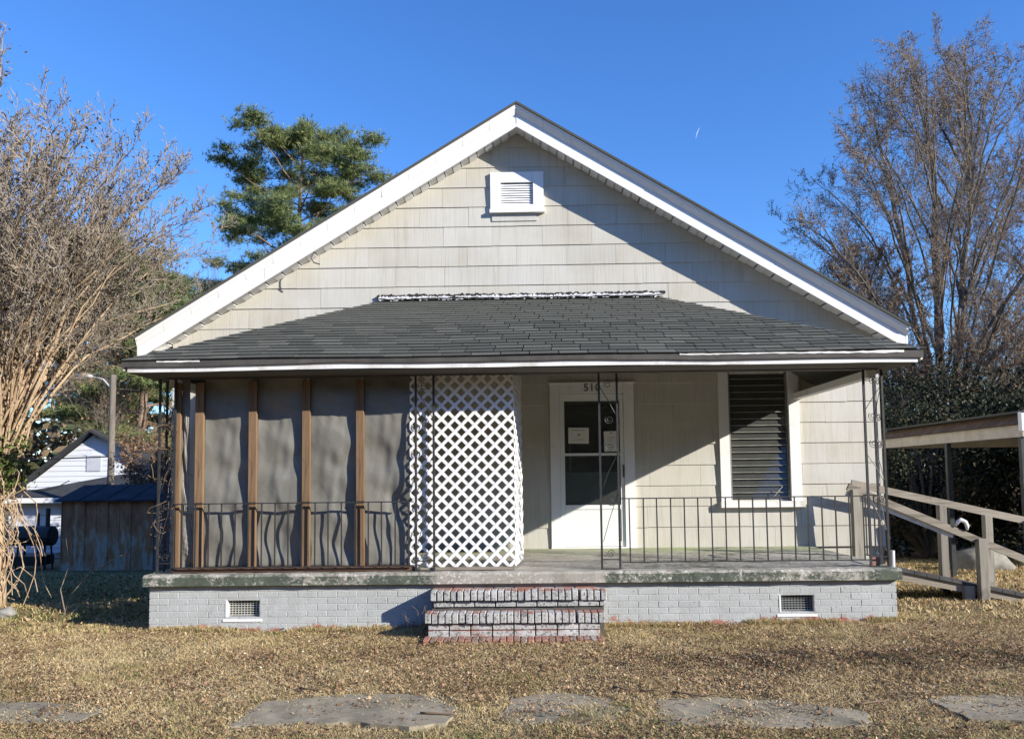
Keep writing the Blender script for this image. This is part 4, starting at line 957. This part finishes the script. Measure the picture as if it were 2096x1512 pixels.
for i in range(7):
    a = i*0.9; pts = [(math.cos(a+k*0.35)*(0.13-0.012*k if k < 5 else 0.12), math.sin(a+k*0.35)*(0.13-0.012*k if k < 5 else 0.12), k*0.34-0.05) for k in range(8)]
    tk.tube(pts, [0.085, 0.07, 0.06, 0.055, 0.055, 0.05, 0.045, 0.03], 7)
tk.build('trunk', M['bark_tan'], lt, smooth=True)
mk_tubes(out[0], 'limbs', M['bark_tan'], lt, 5); mk_tubes(out[1]+out[2]+out[3], 'twigs', M['bark_twig'], lt, 3)
print('myrtle segs', sum(map(len, out)))
lowp = np.array([s_[0] for s_ in out[0]+out[1] if s_[0][2] < 3.3 and s_[0][2] > 1.5]); allp = np.array([s_[0] for s_ in out[2]])
cloud(lowp, 3800, 0.12, 0.026, dryleaf, 'dead_leaves', lt, rr=rr, droop=1.2)
cloud(allp, 4500, 0.04, 0.012, dryleaf, 'dry_seed_heads', lt, rr=rr)
cloud(np.array([[x, y, z] for x in (0.0, 0.2) for y in (-0.2, 0) for z in (1.55, 1.7, 1.85)]), 1500, 0.13, 0.03, greenleaf, 'ivy_patch', lt, rr=rr)
hi = np.array([s_[1] for s_ in out[1] if s_[1][2] > 3.6 and s_[1][0] < 1.7]); hi = hi[(rr.random(len(hi)) < 0.16)]
cloud(hi, 9500, 0.13, 0.022, olive, 'green_leaves', lt, rr=rr)
# hanging vines round the trunk and runners on the ground
sg = []
for i in range(60):
    a = rr.uniform(0, 6.28); p = np.array([math.cos(a)*0.2, math.sin(a)*0.2, rr.uniform(0.9, 2.4)]); d = np.array([math.cos(a)*0.2, math.sin(a)*0.2, -1.0])
    for k in range(9):
        q = p+nrm3(d)*rr.uniform(0.12, 0.24)
        if q[2] < 0.0: break
        sg.append((p, q, 0.006, 0.006)); p = q; d = d+rr.normal(0, 0.28, 3)-np.array([p[0], p[1], 0])*0.5
mk_tubes(sg, 'vines', M['bark_tan'], lt, 4)
def bare_sapling(x, y, pts, label, r=0.008):
    t = thing('bare_branch', label, 'branch', (x, y, g1(x, y))); m = MB()
    for q in pts: m.tube(q, [r*(1-0.8*i/(len(q)-1)) for i in range(len(q))], 5)
    m.build('stems', M['twig_grey'], t)
bare_sapling(-5.5, 9.3, [[(0, 0, 0), (0.08, 0, 0.25), (0.3, 0, 0.5), (0.62, 0, 0.68), (1.0, 0, 0.80), (1.4, 0, 0.82)], [(0.3, 0, 0.5), (0.35, 0, 0.7), (0.32, 0, 0.9)], [(0.02, 0, 0), (-0.05, 0, 0.3), (0.05, 0, 0.6), (0.0, 0, 0.9)], [(0.7, 0, 0.7), (0.85, 0, 0.8)]], 'pale arching bare branch rising from the grass beside the left tree')

# big bare tree at the right
def bare_tree(x, y, H_, label, seed, trop=0.07, mr=0.004, leaders=7, spread=0.5, leafn=9000, base_r=0.22, name='bare_tree', kids=(3, 3, 3), group=None, leafm_=None, lead_r=0.09, z0r=(0.12, 0.50)):
    rr = np.random.default_rng(seed); t = thing(name, label, 'tree', (x, y, g1(x, y)), group)
    prm = [dict(n=8, wob=0.045, trop=trop, start=0.05, kids=kids[0], ang=(0.35, 0.95), ratio=0.40, rr=0.38, tap=0.15),
           dict(n=6, wob=0.11, trop=trop*0.6, start=0.1, kids=kids[1], ang=(0.35, 0.95), ratio=0.46, rr=0.5, tap=0.25),
           dict(n=4, wob=0.17, trop=0.03, start=0.1, kids=kids[2], ang=(0.3, 0.9), ratio=0.45, rr=0.55),
           dict(n=3, wob=0.22, trop=0.02, start=0, kids=0, ang=(0, 1), ratio=0.5)]
    out = [[] for _ in prm]; tips = []
    grow(np.array([0, 0, H_*0.2]), np.array([0, 0, 1.0]), H_*0.8, base_r*0.6, 0, prm, out, tips, rr)
    for i in range(leaders):
        az = i/leaders*2*math.pi+rr.uniform(-0.3, 0.3); til = spread*rr.uniform(0.6, 1.3); z0 = H_*rr.uniform(*z0r)
        grow(np.array([0, 0, z0]), np.array([math.cos(az)*math.sin(til), math.sin(az)*math.sin(til), math.cos(til)]), (H_*0.97-z0)*(1-0.10*til)*rr.uniform(0.78, 1.0), lead_r*rr.uniform(0.7, 1.1), 0, prm, out, tips, rr)
    MB().tube([(0, 0, -0.3), (0.05, 0, H_*0.1), (0, 0, H_*0.22)], [base_r*1.2, base_r, base_r*0.62], 10).build('trunk', M['bark_grey'], t, smooth=True)
    mk_tubes(out[0], 'limbs', M['bark_grey'], t, 5); mk_tubes(out[1]+out[2]+out[3], 'twigs', M['twig_grey'], t, 3)
    print(name, 'segs', sum(map(len, out)))
    if leafn: cloud(np.array([s_[1] for s_ in out[3]]), leafn, 0.10, 0.045, leafm_ or rustleaf, 'leaves', t, rr=rr)
    return t
def crown_tree(x, y, H_, prof, label, seed, nl=40, base_r=0.24, leafn=22000, sec=1.9, forks=((0, 0),), zfork=0.14, mr=0.0065, leafs=0.035, zlow=0.33, ter=2):
    """broad upright crown: limbs reach points on an envelope given as radius against height"""
    rr = np.random.default_rng(seed); t = thing('bare_tree', label, 'tree', (x, y, g1(x, y))); out = [[], [], [], []]
    prad = lambda f: float(np.interp(f, [p[0] for p in prof], [p[1] for p in prof]))
    stems = []
    for i, (fx, fy) in enumerate(forks):
        pts = [np.array([fx*H_*0.9*(k/10)**1.2+rr.normal(0, 0.05)*(k > 0), fy*H_*0.9*(k/10)**1.2+rr.normal(0, 0.05)*(k > 0), H_*(zfork*0.2 if k == 0 else zfork+(0.95-zfork)*(k-1)/9*(1-0.10*(i > 0)))]) for k in range(11)]
        stems.append(pts); r0 = base_r*(0.8 if i == 0 else 0.6)
        for k in range(10): out[0].append((pts[k], pts[k+1], max(0.02, r0*(1-0.09*k)), max(0.015, r0*(1-0.09*(k+1)))))
    for i in range(nl):
        az = i*2.39996+rr.uniform(-0.3, 0.3); f = zlow+(1.0-zlow)*((i+0.5)/nl)**0.85; R_ = prad(f)*rr.uniform(0.72, 1.05)
        tg = np.array([math.cos(az)*R_, math.sin(az)*R_, H_*f])
        pts = min(stems, key=lambda P: abs(np.arctan2(*(P[6][:2]-tg[:2])[::-1])) + np.linalg.norm(P[6][:2]-tg[:2])*0.6)
        zs = H_*f-R_*rr.uniform(0.95, 1.5); k = int(np.clip((zs/H_-zfork)/(0.95-zfork)*9+1, 1, 8)); base = pts[k]
        limb_tree(base, tg, rr, out, (0.075 if k < 4 else 0.048)*rr.uniform(0.8, 1.2), 1.0, sec, ter, 2, nseg=12, wob=0.07, step=0.5, s0=0.18, ang=(0.45, 0.95), up=0.3, mr=mr, taper=0.86)
    MB().tube([(0, 0, -0.3), (0.03, 0, H_*0.06), (0, 0, H_*zfork*1.05)], [base_r*1.25, base_r, base_r*0.82], 12).build('trunk', M['bark_grey'], t, smooth=True)
    mk_tubes(out[0], 'limbs', M['bark_grey'], t, 6); mk_tubes(out[1]+out[2]+out[3], 'twigs', M['twig_grey'], t, 3)
    print('crown', sum(map(len, out)))
    cloud(np.array([s_[1] for s_ in out[3]+out[2]]), leafn, 0.03, leafs, rustleaf, 'leaves', t, rr=rr, droop=0.6); return t
crown_tree(13.8, 26, 16.6, [(0.2, 5.2), (0.42, 6.6), (0.55, 6.8), (0.68, 5.7), (0.80, 4.1), (0.9, 2.9), (1.0, 1.2)], 'tall broad bare tree with rusty leaf tips rising behind the right of the roof', 21, 84, ter=3, leafn=34000, mr=0.0055, zlow=0.28, forks=((0, 0), (-0.11, 0.02), (0.10, -0.03), (-0.04, -0.09)))
crown_tree(19.0, 28, 14.5, [(0.2, 3.5), (0.5, 4.2), (0.8, 3.0), (1.0, 1.0)], 'bare brown leaved tree at the right edge behind the carport', 22, 30, leafn=12000, forks=((0, 0), (0.08, 0.05)))
crown_tree(11.0, 25, 9.6, [(0.2, 2.4), (0.5, 3.0), (0.8, 2.0), (1.0, 0.8)], 'smaller bare tree just right of the porch roof corner', 23, 26, leafn=9000, base_r=0.13, sec=1.2, forks=((0, 0), (-0.1, 0)))

# pines
def tufts(P_, n, spread, ln, mat, name, parent, rr, k=10):
    P_ = np.asarray(P_); i = rr.integers(0, len(P_), n); c = P_[i]+rr.normal(0, 1, (n, 3))*np.array(spread)
    c = np.repeat(c, k, 0); N = len(c); u = rr.normal(0, 1, (N, 3)); u[:, 2] += 0.45; u /= np.linalg.norm(u, axis=1)[:, None]
    v = np.cross(u, rr.normal(0, 1, (N, 3))); v /= np.linalg.norm(v, axis=1)[:, None]; s = ln*rr.uniform(0.6, 1.3, N)[:, None]
    V = np.stack([c-v*s*0.055, c+v*s*0.055, c+u*s], 1).reshape(-1, 3); q = np.arange(N)*3; F = np.stack([q, q+1, q+2], 1)
    t = np.repeat(rr.normal(0.42, 0.2, n), k)+rr.normal(0, 0.08, N)
    return np_mesh(name, V, F, mat, parent, tint=np.clip(t, 0, 1))
def pine(x, y, H_, label, seed, crown0=0.35, R=3.6, nb_=30, dens=10500, shape=None, ln=0.20, lean=0.0):
    rr = np.random.default_rng(seed); t = thing('pine_tree', label, 'tree', (x, y, g1(x, y)), 'pine trees behind the houses')
    tp = lambda z: np.array([0.25*math.sin(z*0.35+seed)+lean*z/H_, 0.15*math.cos(z*0.3), z])
    MB().tube([tuple(tp(H_*i/14)) if i else (float(tp(0)[0]), float(tp(0)[1]), -0.5) for i in range(15)], [0.26*(1-0.86*i/14) for i in range(15)], 9).build('trunk', M['bark_pine'], t, smooth=True)
    sg = []; pads = []
    for i in range(nb_):
        f = crown0+(1-crown0)*((i+rr.uniform(0, 1))/nb_)**0.9; z = H_*f*0.97; az = i*2.4+rr.uniform(-0.4, 0.4)
        rad_ = R*(shape(f) if shape else math.sin(math.pi*min(1, (1.04-f)/(1-crown0)*0.8))**0.7)*rr.uniform(0.6, 1.1)
        p = tp(z); d = nrm3(np.array([math.cos(az), math.sin(az), rr.uniform(0.15, 0.7)])); n = 6; ps = p; r = 0.055*(1.2-f)+0.02
        for k in range(n):
            q = ps+d*rad_/n; sg.append((ps, q, r*(1-k/n*0.8), r*(1-(k+1)/n*0.8))); d = nrm3(d+rr.normal(0, 0.15, 3)+np.array([0, 0, 0.03])); ps = q
            if k >= 4:
                for _ in range(2):
                    pd_ = q+rr.normal(0, 0.6, 3)*np.array([1, 1, 0.45]); pads.append(pd_); sg.append((q, pd_, 0.02, 0.01))
        pads.append(ps)
    pads.append(tp(H_)); pads.append(tp(H_*0.97))
    mk_tubes(sg, 'limbs', M['bark_pine'], t, 5)
    tufts(pads, dens, (0.28, 0.28, 0.085), ln, needle, 'crown', t, rr)
    return t
pine(-10.0, 35, 18.8, 'large pine tree with rounded open crown left of the gable', 31, 0.22, 4.9, 62, 32000, shape=lambda f: (0.95 if f < 0.8 else max(0.3, 0.95-(f-0.8)*3.0))*(0.82+0.18*math.sin(f*31)))
pine(-16.6, 31, 12.2, 'bushy pine tree directly behind the left tree twigs', 32, 0.35, 3.0, 26, 12000)
pine(-20.0, 36, 12.8, 'pine tree with a visible pale trunk above the neighbour roof', 33, 0.30, 3.4, 26, 12000)
pine(-16.0, 40, 12.6, 'dark pine tree low beside the left end of the main roof', 34, 0.25, 2.8, 26, 11000)
pine(-24.5, 33, 13, 'pine tree mostly hidden behind the left tree', 35, 0.3, 3.2, 24, 6500)
pine(-14.4, 29, 10.4, 'pine tree standing just left of the main roof end above the shed', 36, 0.25, 2.6, 26, 11000)
bare_tree(-15.2, 28, 9.8, 'thin bare sapling in front of the pines left of the roof', 41, leaders=4, spread=0.4, leafn=1200, base_r=0.08, lead_r=0.035, kids=(2, 2, 2), name='bare_sapling')
bare_tree(-11.8, 30, 11.2, 'slender leafless tree in front of the large pine', 42, leaders=3, spread=0.35, leafn=0, base_r=0.07, lead_r=0.03, kids=(2, 2, 1), name='bare_sapling')
bare_tree(-9.9, 20.6, 3.5, 'small tree with rusty autumn leaves between the shed and the porch', 43, leaders=6, spread=0.6, leafn=4200, base_r=0.07, lead_r=0.03, kids=(2, 2, 2), name='autumn_tree')

# evergreen thicket behind the carport
def bush(x, y, rx, ry, h, label, seed, n=16000, size=0.09, mat=None, name='evergreen_bush', group=None, cat='bush'):
    rr = np.random.default_rng(seed); t = thing(name, label, cat, (x, y, g1(x, y)), group)
    sg = []; cl = []
    for i in range(52):
        a = rr.uniform(0, 6.28); e = rr.uniform(0.05, 1)**0.5; th = math.acos(rr.uniform(-0.85, 1)); s = rr.uniform(0.72, 1.05)
        c = np.array([math.cos(a)*math.sin(th)*rx*s, math.sin(a)*math.sin(th)*ry*s, h*0.5+math.cos(th)*h*0.5*s]); cl.append(c)
        m = c*np.array([0.35, 0.35, 0.5]); sg += [(np.array([0, 0, 0.0]), m, 0.06, 0.04), (m, c, 0.04, 0.012)]
    mk_tubes(sg, 'stems', M['bark_grey'], t, 5)
    cloud(np.array(cl), n, 0.15*min(rx, ry, h*0.6)+0.07, size, mat or darkleaf, 'foliage', t, rr=rr, asp=0.45); return t
gname = 'dark evergreen bushes behind the carport'
for i, (x, y, rx, ry, h, lb) in enumerate([(10.6, 21.0, 2.2, 2.0, 4.5, 'dark evergreen bush showing right beside the right corner post'), (13.3, 20.5, 2.3, 2.0, 4.3, 'tall dark evergreen bush above the middle of the carport roof'),
        (16.3, 21.0, 2.5, 2.0, 4.2, 'dark evergreen bush above the right end of the carport roof'), (9.2, 18.2, 1.7, 1.4, 3.3, 'dark evergreen bush seen between the first two carport posts'),
        (11.6, 17.6, 1.8, 1.3, 3.4, 'dark evergreen bush behind the pale boulder'), (19.5, 21, 2.6, 2.0, 4.4, 'dark evergreen bush at the far right edge'), (14.2, 17.9, 1.8, 1.3, 3.2, 'low dark evergreen bush right of the boulder')]):
    bush(x, y, rx, ry, h, lb, 60+i, 15000+1200*i, 0.05+0.008*(i % 3), group=gname)
greyleaf = mat_tint('pale_shrub_leaf', [(0, (0.05,0.055,0.035)), (0.6, (0.14,0.14,0.10)), (1, (0.34,0.32,0.27))], 0.6)
bush(10.9, 15.6, 0.9, 0.7, 2.3, 'pale leaved shrub catching the sun behind the right carport post', 71, 5500, 0.06, greyleaf, 'pale_shrub')
# far woods, plus an unseen ring of trees added to block sky light
def woods():
    rr = np.random.default_rng(99); P_ = []
    for i in range(420):
        x = rr.uniform(-110, 110); y = 62+rr.uniform(0, 25); h = rr.uniform(6, 11)
        for k in range(7): P_.append((x+rr.normal(0, 1.6), y+rr.normal(0, 1.5), -0.7+h*rr.uniform(0.1, 1)))
    for i in range(760):  # ring out of view, added to hold back sky glow on the front
        a = rr.uniform(rad(150), rad(390)); R_ = rr.uniform(36, 56); h = rr.uniform(8, 13)
        for k in range(8): P_.append((R_*math.cos(a)+rr.normal(0, 1.6), 4+R_*math.sin(a)+rr.normal(0, 1.6), h*rr.uniform(0.02, 1)))
    wm = mat_tint('far_tree_foliage', [(0, (0.03,0.045,0.02)), (0.45, (0.09,0.09,0.04)), (0.75, (0.20,0.14,0.08)), (1, (0.28,0.22,0.16))], 0.8)
    tag(cloud(np.array(P_), 130000, 1.0, 0.55, wm, 'woods_and_sky_blockers', None, rr=rr), 'low distant woods along the horizon and an unseen ring of trees added to block sky light', 'woods', kind='stuff')
woods()

# ------------------------------------------------------------ left background: shed, garage, neighbour house, pole
def rust():
    t = NT('rusty_shed_metal'); v = t.mapping((4, 4, 1.2)); n = t.noise(1.6, 8, 0.7, v); z = t.sep()[2]
    k = t.math('ADD', n, t.math('MULTIPLY', z, 0.10)); c = t.ramp(k, [(0.44, (0.48,0.42,0.33)), (0.52, (0.46,0.24,0.12)), (0.75, (0.26,0.11,0.055))])
    return t.done(c, 0.7, 0.3)
M['rust'] = rust(); M['bluemetal'] = plain('dark_blue_metal', (0.05,0.055,0.065), 0.85, 0.3, 3, 0.1, 0); M['shedside'] = plain('grey_shed_side', (0.16,0.19,0.22), 0.5, 0.3)
SX0, SX1, SY = -10.75, -8.60, 18.0; sgz = g1(-9.7, 18.0)
sh = thing('metal_shed', 'rusty metal garden shed with dark blue roof beside the house', 'shed', (-9.7, SY, sgz))
def L(mb, name, mat, o, **k):
    r = mb.build(name, mat, o, **k); r.location = -Vector(o.location); return r
for i in range(8):
    w = (SX1-SX0)/8; a = SX0+i*w; L(MB().box(a+0.008, a+w-0.008, SY-(0.02 if i % 2 else 0.0), SY+0.02, sgz, sgz+1.58), 'wall_panel', M['rust'], sh)
    L(MB().box(a-0.008, a+0.008, SY-0.03, SY+0.02, sgz, sgz+1.58), 'seam', M['rust'], sh)
L(MB().box(SX1, SX1+0.05, SY, SY+2.2, sgz, sgz+1.58), 'side_wall', M['shedside'], sh); L(MB().box(SX0, SX0+0.05, SY+0.03, SY+2.2, sgz, sgz+1.58), 'side_wall', M['shedside'], sh)
for i in range(9):
    w = (SX1-SX0+0.5)/9; a = SX0-0.12+i*w
    L(MB().prism([(a, SY-0.12, sgz+1.58), (a+w-0.01, SY-0.12, sgz+1.58), (a+w-0.01, SY+1.1, sgz+1.93), (a, SY+1.1, sgz+1.93)], (0, 0, 0.03+0.015*(i % 2))), 'roof_sheet', M['bluemetal'], sh)
L(MB().prism([(SX0-0.1, SY+1.1, sgz+1.93), (SX1+0.3, SY+1.1, sgz+1.93), (SX1+0.3, SY+2.3, sgz+1.58), (SX0-0.1, SY+2.3, sgz+1.58)], (0, 0, 0.03)), 'back_roof', M['bluemetal'], sh)

def mat_clap(name, col):
    t = NT(name); w = t.n.new('ShaderNodeTexWave'); w.wave_type = 'BANDS'; w.bands_direction = 'Z'; w.inputs['Scale'].default_value = 1.0
    c = t.mix(t.noise(1.5, 4), c3(col, 0.9), col); t.bump(t.noise(20, 2), 0.1, 0.01); return t.done(c, 0.6, 0.3)
M['clap'] = mat_clap('white_clapboard', (0.72,0.74,0.78)); M['darkroof'] = plain('dark_shingle_roof', (0.045,0.047,0.05), 0.9, 0.3, 2)
M['ventgrey'] = plain('pale_vent_paint', (0.5,0.52,0.56), 0.7, 0.1)
def gable_house(name, label, x0, x1, y, ze, zp, depth, z0, cat, over=0.35, board=0.18, vent=True, xp=None):
    xm = xp if xp else (x0+x1)/2; t = thing(name, label, cat, ((x0+x1)/2, y, z0)); t0 = t
    z = z0; n = 0
    L(MB().prism([(x0, y+0.03, z0), (x1, y+0.03, z0), (x1, y+0.03, ze), (xm, y+0.03, zp), (x0, y+0.03, ze)], (0, depth, 0)), 'wall', M['clap'], t)
    while z < zp-0.1:
        zt = z+board
        if z < ze: a, b = x0, x1
        else: f = (z-ze)/(zp-ze); a, b = x0+(xm-x0)*f, x1+(xm-x1)*f
        if z >= ze: f2 = min(1, (zt-ze)/(zp-ze)); a2, b2 = x0+(xm-x0)*f2, x1+(xm-x1)*f2
        else: a2, b2 = a, b
        L(MB().prism([(a, y-0.012, z), (b, y-0.012, z), (b2, y+0.004, zt), (a2, y+0.004, zt)], (0, 0.024, 0)), 'clapboard', M['clap'], t); z = zt; n += 1
    sl_ = (zp-ze)/(xm-x0); sr_ = (zp-ze)/(x1-xm)
    for s, xe, k in ((-1, x0-over, sl_), (1, x1+over, sr_)):
        ze2 = zp-k*abs(xe-xm)
        L(MB().prism([(xm, y-over, zp+0.05), (xe, y-over, ze2+0.05), (xe, y+depth+over, ze2+0.05), (xm, y+depth+over, zp+0.05)][::s], (0, 0, 0.09)), 'roof', M['darkroof'], t)
    if vent: L(MB().box(xm-0.25, xm+0.25, y-0.03, y-0.014, zp-1.3, zp-0.75), 'gable_vent', M['ventgrey'], t)
    return t
gable_house('neighbour_house', 'white clapboard house with dark gabled roof beyond the garage', -17.4, -11.6, 27.0, 1.55, 3.35, 9, -1.0, 'house', xp=-15.05)
gar = gable_house('garage', 'low white garage with hipped dark roof behind the shed', -16.0, -11.3, 24.0, 1.12, 1.14, 4, -0.75, 'garage', vent=False, over=0.02)
L(MB().prism([(-16.4, 23.6, 1.15), (-10.9, 23.6, 1.15), (-12.9, 25.6, 1.85), (-13.4, 25.6, 1.85)], (0, 0, 0.06)), 'front_roof', M['darkroof'], gar)
L(MB().prism([(-10.9, 23.6, 1.15), (-10.9, 28.2, 1.15), (-12.9, 26.2, 1.85), (-12.9, 25.6, 1.85)], (0, 0, 0.06)), 'side_roof', M['darkroof'], gar)
L(MB().box(-16.42, -10.88, 23.55, 23.6, 1.05, 1.2), 'fascia', M['white'], gar)
L(MB().box(-16.02, -11.28, 23.93, 23.975, -0.9, -0.48), 'brick_base', M['brick_red'], gar)

po = thing('utility_pole', 'wooden utility pole with street lamp arm behind the blue shed roof', 'utility pole', (-11.95, 22.3, -0.6))
MB().tube([(0, 0, 0), (0.02, 0, 5.35)], [0.11, 0.08], 10).build('pole', M['bark_grey'], po, smooth=True)
M['lampm'] = plain('grey_lamp_metal', (0.45,0.46,0.46), 0.4, 0.1)
MB().tube([(0.02, 0, 4.9), (-0.25, -0.05, 5.22), (-0.6, -0.1, 5.30)], 0.025, 6).build('lamp_arm', M['lampm'], po)
MB().tube([(-0.55, -0.1, 5.30), (-0.75, -0.1, 5.33), (-1.05, -0.1, 5.30)], [0.04, 0.08, 0.05], 8).build('lamp_head', M['lampm'], po, smooth=True)
wl = MB().tube([(-25+0.9*i, 22.3+0.1*(15-i)*0, 2.40-0.12*math.sin(math.pi*i/15)) for i in range(16)], 0.02, 5).build('overhead_cable', M['iron'], None); tag(wl, 'thin black cable crossing in front of the neighbour gable to the pole', 'cable')

# barrel smoker and wire fence
gr = thing('barrel_smoker', 'black barrel smoker grill with side shelves in front of the garage', 'smoker', (-11.75, 18.6, g1(-11.75, 18.6)))
m = MB().tube([(-0.45, 0, 0.80), (-0.43, 0, 0.80), (0.43, 0, 0.80), (0.45, 0, 0.80)], [0.18, 0.24, 0.24, 0.18], 12); m.build('barrel', M['iron'], gr, smooth=False)
for sx in (-0.35, 0.35):
    for sy in (-0.15, 0.15): MB().beam((sx, sy, 0), (sx*0.9, sy*0.8, 0.62), 0.04, 0.04).build('leg', M['iron'], gr)
MB().box(-0.85, -0.47, -0.15, 0.15, 0.62, 0.66).build('shelf', M['iron'], gr); MB().box(-0.4, 0.4, -0.42, -0.26, 0.60, 0.63).build('shelf', M['iron'], gr)
MB().box(-0.5, 0.3, -0.3, 0.3, 0.12, 0.34).build('fire_box', M['iron'], gr); MB().tube([(0.3, 0, 1.0), (0.3, 0, 1.45)], 0.05, 8).build('chimney', M['iron'], gr)
fn = thing('wire_fence', 'thin wire fence panel on metal posts in front of the garage', 'fence', (-13.2, 19.6, g1(-13.2, 19.6)))
for i in range(4): MB().box(i*0.9-0.02, i*0.9+0.02, -0.02, 0.02, -0.1, 1.35).build('post', M['gut'], fn)
for k in range(5): MB().box(0, 2.7, -0.006, 0.006, 0.2+k*0.27, 0.212+k*0.27).build('wire', M['gut'], fn)

# faint far contrail
t = NT('contrail_ice'); em = t.n.new('ShaderNodeBsdfTransparent'); mx = t.n.new('ShaderNodeMixShader'); mx.inputs[0].default_value = 0.22
t.done((0.9,0.92,0.95), 1, 0); t.lk(em.outputs[0], mx.inputs[1]); t.lk(t.p.outputs[0], mx.inputs[2]); t.lk(mx.outputs[0], t.n['Material Output'].inputs[0])
m = MB().tube([(273, 1200, 530), (276, 1204, 541), (281, 1208, 552)], [0.1, 0.75, 0.2], 8); tag(m.build('contrail', t.m, None, smooth=True), 'short faint white vapour trail in the blue sky right of the gable', 'vapour trail')
# fallen twigs near the pavement
tw = [((0.62, 6.02), 0.42, -0.35), ((1.05, 5.9), 0.35, -0.5), ((-1.75, 6.05), 0.22, -0.3), ((-0.75, 5.45), 0.3, -0.2), ((-5.1, 6.6), 0.3, -0.6), ((2.3, 5.6), 0.28, 0.4)]
for (x, y), L_, a in tw:
    pts = [(x+L_*k/5*math.cos(a)+random.uniform(-0.01, 0.01), y+L_*k/5*math.sin(a)+random.uniform(-0.01, 0.01), g1(x, y)+0.03+random.uniform(-0.004, 0.01)) for k in range(6)]
    c_ = pts[0]; o = MB().tube([(p[0]-c_[0], p[1]-c_[1], p[2]-c_[2]) for p in pts], [0.009, 0.008, 0.007, 0.007, 0.005, 0.003], 5).build('fallen_twig', M['weed'], None, smooth=True); o.location = c_
    lb = {0.42: 'dark fallen twig at the back edge of the small middle paving slab', 0.35: 'fallen twig lying right of the middle paving slab', 0.22: 'short twig behind the wide left paving slab', 0.3: 'thin twig lying in the grass', 0.28: 'fallen twig beside the right part of the pavement'}[L_]
    if L_ == 0.3: lb = 'thin twig on the right end of the wide left paving slab' if x > -2 else 'thin twig in the grass at the far left of the lawn'
    tag(o, lb, 'twig', 'fallen twigs on the lawn')
